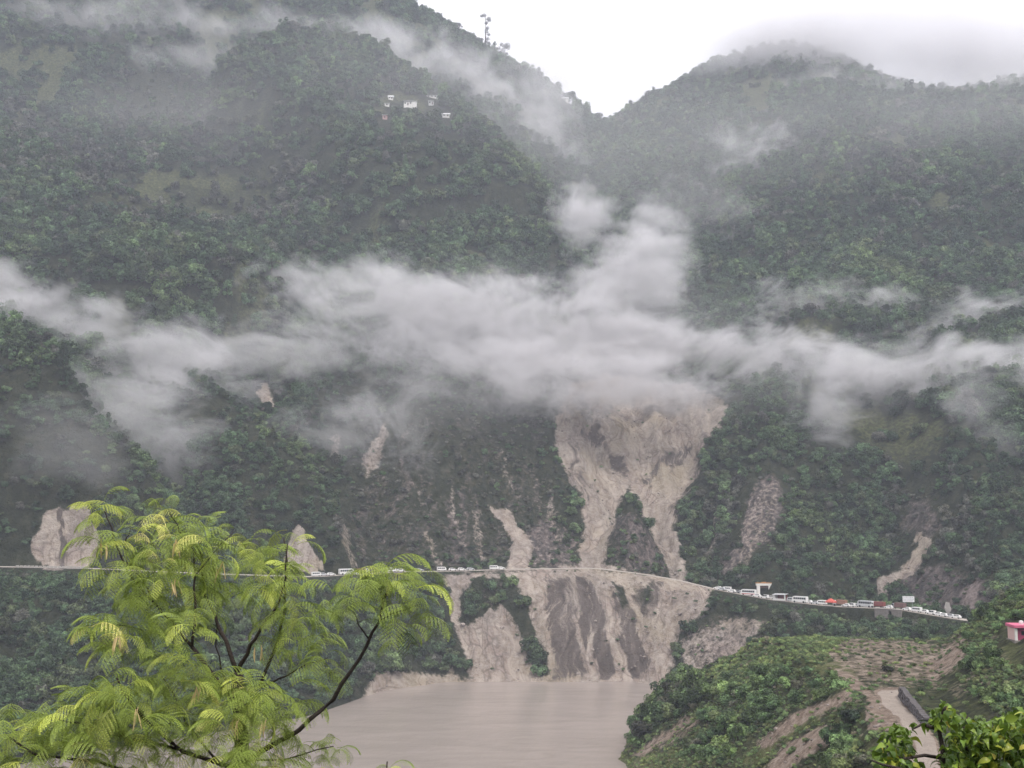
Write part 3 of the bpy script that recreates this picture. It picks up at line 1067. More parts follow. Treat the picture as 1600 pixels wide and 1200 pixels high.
giant = (rng.uniform(size=n_c) < 0.05) & (rd_ > 60)
rad = np.where(giant, rad * 1.45, rad)
rad = np.where(so_ > 0.35, np.minimum(rad, 1.0), rad)
rad = np.where(ter > 0.3, rad * 0.6, rad)
rad = np.clip(rad, 0.6, 7.0)
kind = np.where(rad < 1.7, 6 + rng.integers(0, 3, n_c), rng.integers(0, 4, n_c))
pine_ok = (fbm(cx_ / 60, cy_ / 60, 307, 2) > 0.15) & (rd_ > 100) & (rng.uniform(size=n_c) < 0.12)
kind = np.where((rng.uniform(size=n_c) < 0.16) & (rad > 1.7), rng.integers(4, 6, n_c), kind)
kind = np.where(pine_ok, 9 + rng.integers(0, 2, n_c), kind)
rad = np.where(pine_ok, np.clip(rad * 0.62, 1.6, 2.6), rad)
TOPH = np.array([1.85, 1.85, 1.85, 1.85, 2.7, 2.7, 1.15, 1.15, 1.15, 4.0, 4.0])
room = road_z(cx_, cy_) - 0.4 + 0.05 * np.abs(rd_) - cz_
rad = np.where((rd_ < 0) & (rd_ > -60), np.minimum(rad, np.maximum(room / (TOPH[kind] * 1.1), 0.35)), rad)
sink = np.where(kind < 4, 0.35, np.where(kind < 6, 0.3, np.where(kind < 9, 0.1, 0.2)))
TOPH = np.array([1.85, 1.85, 1.85, 1.85, 2.7, 2.7, 1.15, 1.15, 1.15, 4.0, 4.0])
top_ = cz_ + rad * TOPH[kind]
keep &= ~hidden(cx_, cy_, top_)
C_DARK, C_MID, C_LIGHT = np.array([0.042, 0.074, 0.040]), np.array([0.082, 0.134, 0.064]), np.array([0.150, 0.205, 0.082])
C_BROWN, C_OLIVE = np.array([0.135, 0.122, 0.112]), np.array([0.140, 0.150, 0.075])


def tints(k, w, clump, lig, bro):
    g = rng.uniform(size=k)
    f = np.clip(0.42 + 0.38 * clump + 0.55 * (g - 0.5) + 0.55 * lig, 0, 1)[:, None]
    c = np.where(f < 0.5, C_DARK + (C_MID - C_DARK) * f * 2, C_MID + (C_LIGHT - C_MID) * (f - 0.5) * 2)
    h = rng.uniform(size=k)
    ol = (h < 0.14)[:, None]
    c = np.where(ol, 0.5 * c + 0.5 * C_OLIVE, c)
    b = np.clip((rng.uniform(size=k) < (0.05 + 0.7 * bro)) * 0.75, 0, 1)[:, None]
    c = c * (1 - b) + C_BROWN * b
    return c * rng.uniform(0.55, 1.55, (k, 1))


T = {}
sel = np.where(keep)[0]
T['x'], T['y'], T['z'] = cx_[sel], cy_[sel], (cz_ - sink * rad)[sel]
T['r'], T['k'], T['u'], T['v'], T['rd'] = rad[sel], kind[sel], u_[sel], v_[sel], rd_[sel]
T['tint'] = tints(len(sel), None, clump[sel], lig[sel], bro[sel])

# near spur: bushes and small trees
n_c = 95000
x_, y_ = rng.uniform(22, 175, n_c), rng.uniform(128, 378, n_c)
ok = np.abs(np.degrees(np.arctan2(x_, y_))) < 29.5
x_, y_ = x_[ok], y_[ok]
z_ = height(x_, y_)
un, vn = to_px(x_, y_, z_)
so2, ro2, gr2 = ground_masks(x_, y_, z_)
tr2, tf2 = zone_poly(un, vn, NTREE), zone_poly(un, vn, NTUFT)
p_tree = tr2 * 0.045 * (so2 < 0.5)
hillr = x_ > np.interp(y_, BASE_Y, BASE_X) + 4
p_tree = np.maximum(p_tree, np.where(hillr & (so2 < 0.3), 0.006, 0))
g = rng.uniform(size=len(x_))
isT = (g < p_tree) & (z_ > 1)
plate = (z_ > 38) & ~hillr
p_sh = np.where(so2 > 0.45, 0.05, np.where(plate, 0.06, 0.36)) + 0.3 * tf2 + 0.25 * tr2
isS = ~isT & (g < np.maximum(p_sh, 0) + p_tree) & (z_ > 0.6)
clump2 = fbm(x_ / 12, y_ / 12, 311, 2)
rT = rng.uniform(1.1, 2.7, len(x_)) * (1 + 0.3 * clump2)
rS = rng.uniform(0.28, 0.75, len(x_)) * (1 + 0.35 * clump2) * np.where(tf2 > 0.4, 1.35, 1.0)
kT = np.where(rng.uniform(size=len(x_)) < 0.6, rng.integers(0, 4, len(x_)), rng.integers(6, 9, len(x_)))
kS = rng.integers(6, 9, len(x_))
tn = tints(len(x_), None, clump2, 0.35 * gr2 + 0.1, np.zeros(len(x_)))
toe = poly_mask(un, vn, NTREE[0][0], 8)
tn = tn * (1 - 0.35 * toe[:, None])
rT = rT * (1 + 0.45 * toe)
road_clear = poly_mask(un, vn, NEARP[0][0], 3) > 0.3
hut = (un > 1560) & (vn > 968) & (vn < 1075) & (y_ < 240)
hillt = hillr & (un > 1400)
rT = np.where(hillt, rT * 0.68, rT)
isT &= ~hut
isS &= ~(hut & (vn < 1040))
isT &= ~road_clear
isS &= ~road_clear
near_rows = []
for mask, rr_, kk_, far_ in ((isT, rT, kT, 0), (isS, rS, kS, 1)):
    s = np.where(mask)[0]
    near_rows.append(dict(x=x_[s], y=y_[s], z=z_[s] - 0.15 * rr_[s], r=rr_[s], k=kk_[s], u=un[s], v=vn[s], rd=np.full(len(s), -999.0 - far_), tint=tn[s] * (np.array([1.5, 1.35, 1.2]) if far_ else np.array([1.3, 1.3, 1.1]))))
for q in ('x', 'y', 'z', 'r', 'k', 'u', 'v', 'rd', 'tint'):
    T[q] = np.concatenate([T[q]] + [nr_[q] for nr_ in near_rows])
SELW = dict(x=x_, y=y_)

# ------------------------------------------------------------------ the 300 trees that show largest stand as trees of their own
proj = T['r'] / T['y']
vis = ~hidden(T['x'], T['y'], T['z'] + T['r'] * TOPH[T['k']], -1.0)
inframe = (T['u'] > -10) & (T['u'] < 1610) & (T['v'] > -40) & (T['v'] < 1235)
foggy = (T['v'] > 400) & (T['v'] < 600)
behind_fg = ((T['u'] < 500) & (T['v'] > 880)) | ((T['u'] > 1390) & (T['v'] > 1130))
notshrub = (T['r'] > 0.95)
score = np.where(vis & inframe & ~foggy & ~behind_fg & notshrub, proj, 0)
BIG = np.argsort(-score)[:286]
isbig = np.zeros(len(proj), bool)
isbig[BIG] = True


def tree_zone(u, v, rd):
    if rd < -900:
        if u > 1480:
            return 'on the green hill behind the track', 'trees on the hill beside the pink hut'
        if v < 1165 and u < 1115:
            return 'on the toe of the spur by water', 'trees in the clump at the water edge'
        if u < 1290:
            return 'on the near grassy spur', 'trees on the slope of the near spur'
        return 'on the spur beside the track', 'trees beside the dirt track'
    if rd < 0:
        if u < 690:
            return 'on the bank left of the landslide', 'trees on the bank below the road at left'
        if u < 1110:
            return 'on the gullies below the road', 'bushes among the gullies below the road'
        return 'on the bank below the vehicle queue', 'trees below the vehicle queue'
    if v > 600:
        if u < 300:
            return 'on the spur above the pink rock', 'trees on the spur above the pink rock'
        if u < 560:
            return 'on the spur between the pink rocks', 'trees on the second misty spur'
        if u < 900:
            return 'on the cliff left of the landslide', 'trees on the cliff left of the landslide'
        if u < 1080:
            return 'on the rock cone inside the landslide', 'bushes on the rock cone inside the landslide'
        if u < 1340:
            return 'on the flank right of the landslide', 'trees on the flank right of the landslide'
        return 'on the spur above the signboard', 'trees on the spur above the signboard'
    if u < 880:
        return 'on the mountainside above the fog', 'trees on the mountainside above the fog at left'
    return 'on the mountain right of the saddle', 'trees on the mountain right of the saddle'


def tree_look(k, c, r):
    lum = c[1]
    col = 'dark' if lum < 0.06 else ('mid-green' if lum < 0.115 else 'pale')
    if c[0] > c[1] * 0.98:
        col = 'brownish'
    form = 'round tree' if k < 4 else ('tall tree' if k < 6 else ('low bush' if k < 9 else 'slim pine'))
    return col + ' ' + form


KNAME = {0: 'broadleaf_tree', 1: 'broadleaf_tree', 2: 'broadleaf_tree', 3: 'broadleaf_tree', 4: 'tall_tree', 5: 'tall_tree', 6: 'bush', 7: 'bush', 8: 'bush', 9: 'pine_tree', 10: 'pine_tree'}


def plant_tree(x, y, z, r, k, c, label, group, cat=None, hs=1.0):
    t = empty(KNAME[k], (x, y, z), rnd.uniform(0, 6.28))
    t.scale = (r, r, r * hs)
    tag(t, label, cat or ('bush' if k in SHRUB else 'tree'), group)
    cr = link('crown', CROWNS[k], t)
    cr['tint'] = [float(q) for q in c]
    if k not in SHRUB:
        link('trunk', TRUNKS[k], t)
    return t


ORD = ['leftmost', 'second', 'third', 'fourth', 'fifth', 'sixth', 'seventh', 'eighth', 'ninth', 'tenth', 'eleventh', 'twelfth', 'thirteenth']
NUM = {2: 'two', 3: 'three', 4: 'four', 5: 'five', 6: 'six', 7: 'seven', 8: 'eight', 9: 'nine', 10: 'ten', 11: 'eleven', 12: 'twelve'}
lab = {}
for q in BIG:
    zl, zg = tree_zone(T['u'][q], T['v'][q], T['rd'][q])
    rp = T['r'][q] / T['y'][q] * FOC
    size = 'large ' if rp > 17 else ('small ' if rp < 9.5 else '')
    lab[q] = size + tree_look(int(T['k'][q]), T['tint'][q], T['r'][q]) + ' ' + zl
same = {}
for q in BIG:
    same.setdefault(lab[q], []).append(q)
split = {}
for l_, qs in same.items():
    if len(qs) > 12:
        qs.sort(key=lambda q: T['v'][q])
        nrow = min(4, -(-len(qs) // 12))
        words = {2: ['higher', 'lower'], 3: ['upper', 'middle', 'lower'], 4: ['topmost', 'upper', 'lower', 'bottom']}[nrow]
        for k in range(nrow):
            part_ = qs[k * len(qs) // nrow:(k + 1) * len(qs) // nrow]
            split[words[k] + ' ' + l_] = part_
            for q in part_:
                lab[q] = words[k] + ' ' + l_
    else:
        split[l_] = qs
for l_, qs in split.items():
    if 1 < len(qs) <= 13:
        qs.sort(key=lambda q: T['u'][q])
        for k, q in enumerate(qs):
            w_ = 'leftmost' if k == 0 else ('rightmost' if k == len(qs) - 1 else ORD[k] + ' from left')
            lab[q] = l_.replace(' on the ', ' (%s) on the ' % w_, 1) if ' on the ' in l_ else l_ + ', ' + w_
for q in BIG:
    zl, zg = tree_zone(T['u'][q], T['v'][q], T['rd'][q])
    k = int(T['k'][q])
    c = T['tint'][q]
    plant_tree(T['x'][q], T['y'][q], T['z'][q], float(T['r'][q]), k, c, lab[q], zg, hs=rnd.uniform(0.85, 1.2))

# ------------------------------------------------------------------ everything further off or smaller: one wood, one undergrowth
def scatter(name, idx, label, T=T, coll=None):
    pts = np.stack([T['x'][idx], T['y'][idx], T['z'][idx]], 1)
    me = bpy.data.meshes.new(name)
    me.vertices.add(len(pts))
    me.vertices.foreach_set('co', pts.astype(np.float32).ravel())
    k = len(pts)
    s = T['r'][idx][:, None] * np.stack([np.ones(k), np.ones(k), rng.uniform(0.85, 1.2, k)], 1)
    rot = np.stack([rng.normal(0, 0.06, k), rng.normal(0, 0.06, k), rng.uniform(0, 6.28, k)], 1)
    for nm, dat in (('scl', s), ('rot', rot), ('tint', T['tint'][idx])):
        a_ = me.attributes.new(nm, 'FLOAT_VECTOR', 'POINT')
        a_.data.foreach_set('vector', dat.astype(np.float32).ravel())
    a_ = me.attributes.new('idx', 'INT', 'POINT')
    a_.data.foreach_set('value', T['k'][idx].astype(np.int32))
    o_ = link(name, me)
    ng = bpy.data.node_groups.new(name, 'GeometryNodeTree')
    ng.interface.new_socket('Geometry', in_out='INPUT', socket_type='NodeSocketGeometry')
    ng.interface.new_socket('Geometry', in_out='OUTPUT', socket_type='NodeSocketGeometry')
    gi, go = ng.nodes.new('NodeGroupInput'), ng.nodes.new('NodeGroupOutput')
    ci = ng.nodes.new('GeometryNodeCollectionInfo')
    ci.inputs['Collection'].default_value = coll or proto
    ci.inputs['Separate Children'].default_value = True
    ci.inputs['Reset Children'].default_value = True
    ip = ng.nodes.new('GeometryNodeInstanceOnPoints')
    ip.inputs['Pick Instance'].default_value = True

    def named(nm, dt):
        a2 = ng.nodes.new('GeometryNodeInputNamedAttribute')
        a2.data_type = dt
        a2.inputs['Name'].default_value = nm
        return a2.outputs['Attribute']
    L = ng.links.new
    L(gi.outputs[0], ip.inputs['Points'])
    L(ci.outputs[0], ip.inputs['Instance'])
    L(named('idx', 'INT'), ip.inputs['Instance Index'])
    e2r = ng.nodes.new('FunctionNodeEulerToRotation')
    L(named('rot', 'FLOAT_VECTOR'), e2r.inputs[0])
    L(e2r.outputs[0], ip.inputs['Rotation'])
    L(named('scl', 'FLOAT_VECTOR'), ip.inputs['Scale'])
    L(ip.outputs[0], go.inputs[0])
    md = o_.modifiers.new('scatter', 'NODES')
    md.node_group = ng
    tag(o_, label, None, None, 'stuff')
    return o_


rest = np.where(~isbig)[0]
low = T['rd'][rest] <= -999.5
scatter('forest', rest[~low], 'dense mixed forest covering the valley slopes')
scatter('undergrowth', rest[low], 'low scrub and weeds covering the near spur')
print('plants', len(rest), 'of them low', int(low.sum()))

# ------------------------------------------------------------------ loose stones on the bare earth
m, nt, o = mat('slide_stone')
n = N(nt)
tt = n.attr('tint', 'INSTANCER').outputs['Color']
n.out(o, n.bsdf(n.mix(n.mapr(n.noise(n.new('NewGeometry').outputs['Position'], 1.2, 4), 0.3, 0.7, 0, 0.5), tt, (0.16, 0.13, 0.115)), 0.95, 0.1))
stones = bpy.data.collections.new('stone_shapes')
for k in range(4):
    sv, sf = blob(70 + k, (0, 0, 0.1), 1.0, 0.7, 1)
    sv = sv * np.array([1.0, 0.8 + 0.1 * k, 0.9])
    stones.objects.link(bpy.data.objects.new('stone_shape_%d' % k, make_mesh('stone_shape_%d' % k, sv, sf, [m])))
k_ = 60000
qx, qy = [], []
aa = rng.uniform(-11, 27, k_)
ra = rng.uniform(150, 720, k_)
sx_, sy_ = ra * np.sin(np.radians(aa)), ra * np.cos(np.radians(aa))
sz_ = height(sx_, sy_)
s_so, s_ro, s_gr = ground_masks(sx_, sy_, sz_)
st_n = fbm(sx_ / 9, sy_ / 9, 501, 3)
pick = (rng.uniform(size=k_) < np.clip((s_so - 0.3) * 1.2 + 0.5 * s_ro * (s_ro > 0.5), 0, 1) * np.clip(0.5 + 0.9 * st_n, 0.04, 1)) & (sz_ > 0.3) & (np.abs(road_dist(sx_, sy_)) > 5)
pick &= (poly_mask(*to_px(sx_, sy_, sz_), NEARP[0][0], 2) < 0.5) | (rng.uniform(size=k_) < 0.15)
ii = np.where(pick)[0]
srad = np.clip(np.exp(rng.normal(-0.95, 0.55, len(ii))), 0.12, 1.7) * np.where(ra[ii] < 385, 0.45, 1.0)
sc_ = rng.uniform(0.55, 1.15, (len(ii), 1)) * np.array([[0.40, 0.345, 0.315]])
ST = dict(x=sx_[ii], y=sy_[ii], z=sz_[ii] - 0.1 * srad, r=srad, k=rng.integers(0, 4, len(ii)), tint=sc_)
scatter('rubble', np.arange(len(ii)), 'loose stones and rubble scattered over the bare slide', ST, stones)
# ------------------------------------------------------------------ mesh helpers for built things
def boxes_mesh(name, boxes, mats, bevel=0.0, idx=None):
    """boxes: (x0,x1,y0,y1,z0,z1)"""
    bm = bmesh.new()
    for j, b in enumerate(boxes):
        vs_ = [bm.verts.new((b[i], b[2 + k], b[4 + l])) for l in (0, 1) for k in (0, 1) for i in (0, 1)]
        for f in ((0, 2, 3, 1), (4, 5, 7, 6), (0, 1, 5, 4), (2, 6, 7, 3), (0, 4, 6, 2), (1, 3, 7, 5)):
            fc = bm.faces.new([vs_[q] for q in f])
            fc.material_index = idx[j] if idx else 0
    if bevel:
        bmesh.ops.bevel(bm, geom=bm.edges[:], offset=bevel, segments=1, affect='EDGES', profile=0.6)
    me = bpy.data.meshes.new(name)
    bm.to_mesh(me)
    bm.free()
    for m_ in mats:
        me.materials.append(m_)
    return me


def prism_mesh(name, prof, w0, w1, mats, bevel=0.0):
    """side profile (x,z) extruded across y; half width w0 below, w1 at the profile's top"""
    zs = [p[1] for p in prof]
    zl, zh = min(zs), max(zs)
    bm = bmesh.new()
    rows = []
    for s in (-1, 1):
        rows.append([bm.verts.new((x, s * (w0 + (w1 - w0) * (z - zl) / (zh - zl)), z)) for x, z in prof])
    k = len(prof)
    for i in range(k):
        j = (i + 1) % k
        bm.faces.new((rows[0][i], rows[0][j], rows[1][j], rows[1][i]))
    bm.faces.new(rows[0][::-1])
    bm.faces.new(rows[1])
    bmesh.ops.recalc_face_normals(bm, faces=bm.faces[:])
    if bevel:
        bmesh.ops.bevel(bm, geom=bm.edges[:], offset=bevel, segments=2, affect='EDGES', profile=0.6)
    me = bpy.data.meshes.new(name)
    bm.to_mesh(me)
    bm.free()
    for m_ in mats:
        me.materials.append(m_)
    return me


def wheel_mesh(r=0.33, w=0.22):
    bm = bmesh.new()
    bmesh.ops.create_cone(bm, cap_ends=True, segments=14, radius1=r, radius2=r, depth=w)
    bmesh.ops.rotate(bm, verts=bm.verts[:], cent=(0, 0, 0), matrix=Matrix.Rotation(R(90), 3, 'X'))
    bmesh.ops.bevel(bm, geom=[e for e in bm.edges if abs(e.verts[0].co.y - e.verts[1].co.y) < 1e-5], offset=0.04, segments=1, affect='EDGES')
    me = bpy.data.meshes.new('wheel')
    bm.to_mesh(me)
    bm.free()
    me.materials.append(M_RUBBER)
    return me


# ------------------------------------------------------------------ road
M_ROAD = simple_mat('dusty_road', (0.40, 0.36, 0.32), 0.95, 0.1, 0.25, 0.25, bump=0.3)
ts = [ray(u, 895)[0] for u in np.arange(-200, 1640, 4)]
rv, rf = [], []
for i_, t in enumerate(ts):
    yc = float(np.interp(t, TG, y2)) + 2.5
    zc = float(np.interp(t, TG, z2))
    for d, dz in ((-3.6, -0.9), (-3.3, 0.10), (0, 0.16), (3.3, 0.10), (3.6, -0.9)):
        rv.append((t * (yc + d), yc + d, zc + dz))
    if i_:
        a, b = (i_ - 1) * 5, i_ * 5
        rf += [(a + k, b + k, b + k + 1, a + k + 1) for k in range(4)]
road = link('road', make_mesh('road', rv, rf, [M_ROAD]))
tag(road, 'pale mountain road cut across the slope', None, None, 'structure')


def road_at(u, lat=0.0, v=900):
    t = ray(u, v)[0]
    yc = float(np.interp(t, TG, y2)) + 2.5 + lat
    t2 = ray(u + 6, v)[0]
    yd = float(np.interp(t2, TG, y2)) + 2.5 + lat
    ang = math.atan2(yd - yc, t2 * yd - t * yc)
    return (t * yc, yc, float(np.interp(t, TG, z2)) + 0.14), ang


# ------------------------------------------------------------------ vehicles
M_RUBBER = simple_mat('rubber', (0.02, 0.02, 0.02), 0.8, 0.2)
M_GLASS = simple_mat('dark_glass', (0.03, 0.035, 0.04), 0.15, 0.6)
M_WHITE = simple_mat('white_paint', (0.80, 0.79, 0.77), 0.35, 0.5, 0.05)
M_SILVER = simple_mat('silver_paint', (0.52, 0.53, 0.54), 0.3, 0.6, 0.05)
M_GREY = simple_mat('grey_paint', (0.26, 0.27, 0.28), 0.35, 0.5, 0.05)
M_RED = simple_mat('red_paint', (0.55, 0.06, 0.05), 0.4, 0.5, 0.08)
M_ORANGE = simple_mat('orange_canvas', (0.30, 0.17, 0.12), 0.85, 0.1, 0.15)
M_MAROON = simple_mat('maroon_paint', (0.24, 0.075, 0.07), 0.6, 0.3, 0.12)
M_BROWNP = simple_mat('brown_canvas', (0.17, 0.10, 0.09), 0.8, 0.2, 0.15)
M_LAMP = simple_mat('lamp_glass', (0.7, 0.66, 0.55), 0.2, 0.5)
WHEEL = wheel_mesh()
WHEEL_BIG = wheel_mesh(0.46, 0.3)


def car_parts(kind, paint, cargo=None):
    out = []
    if kind in ('car', 'jeep'):
        top = 1.48 if kind == 'car' else 1.78
        body = [(-2.05, .30), (-2.1, .62), (-1.98, .90), (-1.0, .96), (1.05, .96), (1.95, .82), (2.1, .6), (2.05, .30)]
        cab = [(-1.85, .95), (-1.45, top - .04), (-0.9, top), (0.35, top), (0.6, top - .06), (1.15, .95)]
        if kind == 'jeep':
            cab = [(-2.0, .95), (-1.9, top), (0.5, top), (0.95, .98), (1.0, .95)]
        out.append(('body', prism_mesh('car_body', body, .86, .84, [paint], .06)))
        out.append(('cabin', prism_mesh('car_cabin', cab, .80, .62, [paint], .05)))
        z0, z1 = 1.02, top - .13
        b = []
        for s in (-1, 1):
            ya, yb = sorted((s * .62, s * .80))
            b += [(-1.45, -.55, ya, yb, z0, z1), (-.45, .62, ya, yb, z0, z1)]
        out.append(('window', boxes_mesh('car_windows', b, [M_GLASS], .02)))
        out.append(('windscreen', make_mesh('windscreen', [(1.16, -.66, 1.0), (1.16, .66, 1.0), (.64, .58, top - .1), (.64, -.58, top - .1)], [(0, 1, 2, 3)], [M_GLASS])))
        ax, wm, wr, wy = (-1.28, 1.3), WHEEL, .33, .76
        lamps = [(2.02, y_, .68) for y_ in (-.6, .6)]
    elif kind in ('van', 'bus'):
        L_, H_, W_ = (2.35, 2.1, .9) if kind == 'van' else (3.8, 2.95, 1.15)
        body = [(-L_, .38), (-L_, H_ - .15), (-L_ + .2, H_), (L_ - .75, H_), (L_ - .35, H_ - .35), (L_ - .05, 1.2), (L_, .9), (L_, .38)]
        out.append(('body', prism_mesh('van_body', body, W_, W_ * .93, [paint], .07)))
        b = []
        k = 4 if kind == 'van' else 6
        seg = (2 * L_ - 1.0) / k
        for s in (-1, 1):
            ya, yb = sorted((s * W_ * .9, s * (W_ * .96 + .02)))
            for q in range(k):
                b.append((-L_ + .25 + q * seg, -L_ + .25 + q * seg + seg * .86, ya, yb, H_ * .55, H_ * .84))
        out.append(('window', boxes_mesh('van_windows', b, [M_GLASS], .02)))
        out.append(('windscreen', make_mesh('windscreen', [(L_ - .03, -W_ * .85, 1.22), (L_ - .03, W_ * .85, 1.22), (L_ - .31, W_ * .8, H_ - .4), (L_ - .31, -W_ * .8, H_ - .4)], [(0, 1, 2, 3)], [M_GLASS])))
        if cargo:
            out.append(('stripe', boxes_mesh('stripe', [(-L_ + .1, L_ - .6, s * W_ - .01, s * W_ + .015, .75, 1.05) for s in (-1, 1)], [cargo])))
        ax, wm, wr, wy = (-L_ * .62, L_ * .62), (WHEEL if kind == 'van' else WHEEL_BIG), (.33 if kind == 'van' else .46), W_ - .12
        lamps = [(L_ - .02, y_, .7) for y_ in (-W_ * .7, W_ * .7)]
    else:  # truck
        out.append(('chassis', boxes_mesh('chassis', [(-3.2, 3.1, -.5, .5, .55, .8)], [M_GREY], .02)))
        cab = [(1.6, .6), (1.6, 2.35), (1.85, 2.5), (2.6, 2.5), (3.1, 1.55), (3.2, 1.3), (3.2, .6)]
        out.append(('cab', prism_mesh('cab', cab, 1.08, 1.0, [paint], .06)))
        out.append(('windscreen', make_mesh('windscreen', [(3.12, -.9, 1.6), (3.12, .9, 1.6), (2.66, .86, 2.4), (2.66, -.86, 2.4)], [(0, 1, 2, 3)], [M_GLASS])))
        out.append(('window', boxes_mesh('cab_windows', [(1.9, 2.6, min(s * .9, s * 1.06), max(s * .9, s * 1.06), 1.55, 2.2) for s in (-1, 1)], [M_GLASS], .02)))
        ribs = [(-3.25, 1.45, -1.15, 1.15, .85, 2.75)] + [(-3.2 + q * .9, -3.12 + q * .9, -1.2, 1.2, .9, 2.78) for q in range(6)]
        out.append(('cargo_bed', boxes_mesh('cargo_bed', ribs, [cargo or M_BROWNP], .03)))
        ax, wm, wr, wy = (-2.1, 2.3), WHEEL_BIG, .46, .95
        lamps = [(3.18, y_, .85) for y_ in (-.8, .8)]
    return out, ax, wm, wr, wy, lamps


LAMP_ME = boxes_mesh('headlight', [(0, .06, -.13, .13, -.08, .08)], [M_LAMP], .01)
PARTS_CACHE = {}


def vehicle(name, kind, paint, u, label, cat, group, lat=0.0, cargo=None, flip=False, sc=1.0):
    key = (kind, paint.name, cargo.name if cargo else '')
    if key not in PARTS_CACHE:
        PARTS_CACHE[key] = car_parts(kind, paint, cargo)
    parts, ax, wm, wr, wy, lamps = PARTS_CACHE[key]
    loc, ang = road_at(u, lat)
    t = empty(name, loc, ang + (math.pi if flip else 0))
    sc *= 0.92
    t.scale = (sc, sc, sc)
    tag(t, label, cat, group)
    for nm, me in parts:
        link(nm, me, t)
    for x in ax:
        for s in (-1, 1):
            link('wheel', wm, t, (x, s * wy, wr))
    for p in lamps:
        link('headlight', LAMP_ME, t, p)
    return t


GL, GR = 'vehicles held up left of the landslide', 'vehicles held up right of the landslide'
W = M_WHITE
for (u, nm, kd, pt, lab, cat, lat, cargo, fl) in [
    (494, 'van', 'van', W, 'white van at the far left end of the queue, by the pale rock foot', 'van', -1, None, False),
    (505, 'car', 'car', M_SILVER, 'silver car behind the leftmost white van', 'car', 1, None, False),
    (517, 'car', 'car', W, 'white car just left of the white bus', 'car', -.5, None, False),
    (541, 'bus', 'bus', W, 'white bus on the road left of the landslide, the largest vehicle there', 'bus', -1, None, False),
    (553.5, 'jeep', 'jeep', W, 'boxy white jeep right in front of the white bus', 'jeep', -1.5, None, False),
    (566, 'truck', 'truck', W, 'small white truck with a brown load right of the boxy jeep', 'truck', .5, M_BROWNP, False),
    (612, 'van', 'van', W, 'white van seen over the fern-leaved branch', 'van', 0, None, False),
    (626, 'car', 'car', W, 'white car beside the pale slide above the long branch', 'car', 0, None, False),
    (655, 'car', 'car', M_SILVER, 'silver car behind the tip of the long branch', 'car', 0, None, False),
    (690, 'van', 'van', W, 'white van just right of the long drooping branch tip', 'van', 0, None, False),
    (707, 'car', 'car', W, 'white car in line just behind the van by the branch tip', 'car', 0, None, False),
    (721, 'car', 'car', W, 'white car in line just left of the car above the gully bush', 'car', 0, None, False),
    (735, 'car', 'car', M_SILVER, 'silver car above the leafy gully bush', 'car', 0, None, False),
    (772, 'van', 'van', W, 'last white van before the slide, below the narrow pale scar', 'van', 0, None, False),
    (783, 'car', 'car', W, 'white car nearest the landslide on its left side', 'car', 0, None, False),
]:
    vehicle(nm, kd, pt, u, lab, cat, GL, lat, cargo, fl)
